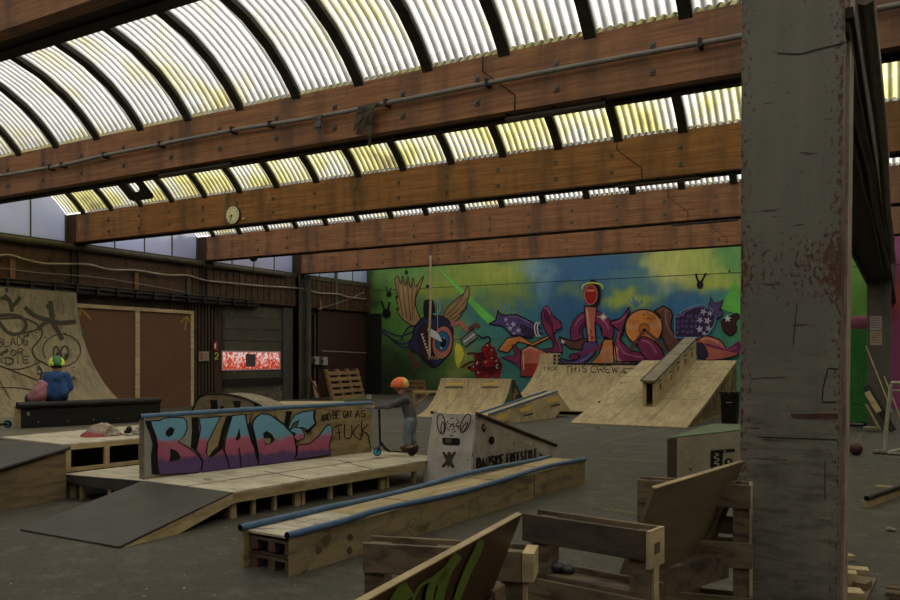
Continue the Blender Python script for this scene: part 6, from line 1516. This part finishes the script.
    if helm: helmet(p, hc+V((0,0,.03)), fw_, helm, .135, -.05, True)
    return p, J, Q
GH = [mat('green_shell', (34,96,50), g=2.2, rough=.35), mat('lime_shell', (170,190,40), g=2.2, rough=.35)]
BLS = mat('blue_sweatshirt', (30,62,108), (24,50,92), scale=6, g=2.3)
p1, J1, Q1 = seated('child in blue sweatshirt and green-yellow helmet sitting with back to view', c0, BLS, mat('navy_trousers', (28,30,44), g=2), GH, 0, 'b', 1.12)
pc_ = Paint(sPlane(Q1(-.1,-.16,.3), Q1(.1,-.16,.3), Q1(0,-.15,.2), .0), (20,350), 10)
c1 = K0+kdn*.28-kn*.34; c1.z = sz-.02
p2, J2, Q2 = seated('person in pink top bent forward, half hidden behind the child in blue', c1, mat('pink_top', (142,88,96), (126,76,86), scale=5, g=2.2), mat('dark_blue_jeans', (34,38,66), g=2), None, .34, 'p', .88)
# faint dark print on the back
pr = MB()
for i in range(3): pr.bar(Q1(-.07+.01*i,-.098,.33-.02*i), Q1(.08-.012*i,-.098,.332-.02*i), .012, .008)
pr.build('back_print', mat('dark_green_print', (28,58,52), g=2), p1)
# ---------------------------------------------------------------- belongings on the decks
q = at(101,437.2,UZ); t = thing('jacket_heap', q, 'flattened heap of red, grey and white clothing on the raised deck', 'clothing')
hp_ = MB(); nN, mM = 26, 7; vs = []; fs = []
dd = (at(123,435,UZ)-at(80,437.5,UZ)); Lh = dd.length*.5; du = dd.normalized(); dv_ = V((-du.y,du.x,0))
ctr = (at(123,435,UZ)+at(80,437.5,UZ))/2+dv_*.12
def heap(m, nm, k, hgt, seed, mi=0):
    r2 = random.Random(seed); vs = []; fs = []
    for a in range(mM+1):
        f = a/mM
        for i in range(nN):
            an = 2*pi*i/nN; rr_ = (1-f)*(1+.10*math.sin(an*3+seed)+.06*r2.uniform(-1,1))
            z = hgt*(1-(1-f)**3.5)*(1+.22*math.sin(an*2+seed)*(1-f)+.12*math.sin(an+seed)*(1-f))+.012*r2.uniform(-1,1)*(1 if f > 0 else 0)+(0 if f else 0)
            vs.append(ctr+du*Lh*k*rr_*math.cos(an)+dv_*.24*k*rr_*math.sin(an)+V((0,0,max(0,z))))
    for a in range(mM):
        for i in range(nN): fs.append((a*nN+i, a*nN+(i+1) % nN, (a+1)*nN+(i+1) % nN, (a+1)*nN+i))
    MB().add(vs, fs, 0, True).build(nm, m, t)
heap(mat('red_lining', (118,42,44), (96,34,38), scale=7, g=2.2), 'red_layer', 1.0, .07, 2)
CL = mat('mixed_cloth', (140,128,108), (84,72,70), scale=9, g=2.2, spot=(120,44,44), spot_scale=12, spot_at=.58)
ctr = ctr+du*.06+V((0,0,.012)); heap(CL, 'grey_layer', .86, .155, 5)
q = at(128,435.5,UZ)
for i, (dx, lb) in enumerate(((0,'black and white trainer on the raised deck beside the clothing heap'), (.16,'white trainer farther right on the raised deck, by the ledge end'))):
    qq = q+du*dx+dv_*(.05*i); t = thing('trainer_shoe', qq, lb, 'shoe', 'trainers on the raised deck')
    R3 = Matrix.Rotation(math.atan2(dv_.y, dv_.x)+.5*i,3,'Z')
    MB().ell(qq+V((0,0,.02)), (.13,.048,.02), 14, 6, rot=R3).build('sole', mat('white_sole', (150,146,136), g=2.2), t)
    MB().ell(qq+V((0,0,.05))+R3@V((.02,0,0)), (.11,.042,.035), 14, 8, rot=R3).ell(qq+V((0,0,.09))+R3@V((-.05,0,0)), (.05,.042,.05), 14, 8, rot=R3).build('upper', BLKM if i == 0 else mat('white_upper', (140,134,124), g=2.2), t)
    MB().bar(qq+V((0,0,.12))+R3@V((-.02,0,0)), qq+V((0,0,.075))+R3@V((.06,0,0)), .03, .02).build('laces', mat('white_sole', (150,146,136)), t)
q = at(7,428,UZ); t = thing('kick_scooter', q, 'blue-wheeled scooter lying on the grey deck at the left edge', 'scooter')
a_ = V((.86,.5,.15)).normalized()
MB().tube([q+V((0,0,.06)), q+V((0,0,.06))+V((-.3,.86,.15)).normalized()*.03], .06, 18).build('tyre', BLKR, t)
MB().tube([q+V((0,0,.06))-V((-.3,.86,.15)).normalized()*.003, q+V((0,0,.06))+V((-.3,.86,.15)).normalized()*.034], .04, 18).build('wheel_core', BW_, t)
MB().tube([q+V((.02,.02,.06)), q+V((-.25,-.12,.05)), q+V((-.6,-.3,.04))], .022, 8).build('frame', BLKM, t)
# ---------------------------------------------------------------- daylight and camera
w = bpy.data.worlds.new('sky'); S.world = w; w.use_nodes = True
bg = w.node_tree.nodes['Background']; bg.inputs[0].default_value = (1,.98,.93,1); bg.inputs[1].default_value = 2.0
sd = bpy.data.lights.new('sun', 'SUN'); sd.energy = 5.2; sd.angle = math.radians(25); sd.color = (1,.96,.88)
so = bpy.data.objects.new('sun', sd); COL.objects.link(so); so.location = (0,0,20)
so.rotation_euler = V((-.75,-.25,-.75)).to_track_quat('-Z','Y').to_euler()
cam = bpy.data.cameras.new('camera'); co = bpy.data.objects.new('camera', cam); COL.objects.link(co)
co.location = (0,0,H); co.rotation_euler = (pi/2, 0, YAW)
cam.sensor_width = 36; cam.lens = FP/900*36; cam.shift_y = (HY-300)/900; cam.clip_end = 200
S.camera = co
vs_ = S.view_settings; vs_.view_transform = 'Standard'; vs_.look = 'None'; vs_.gamma = 1; vs_.use_curve_mapping = False; vs_.exposure = 0
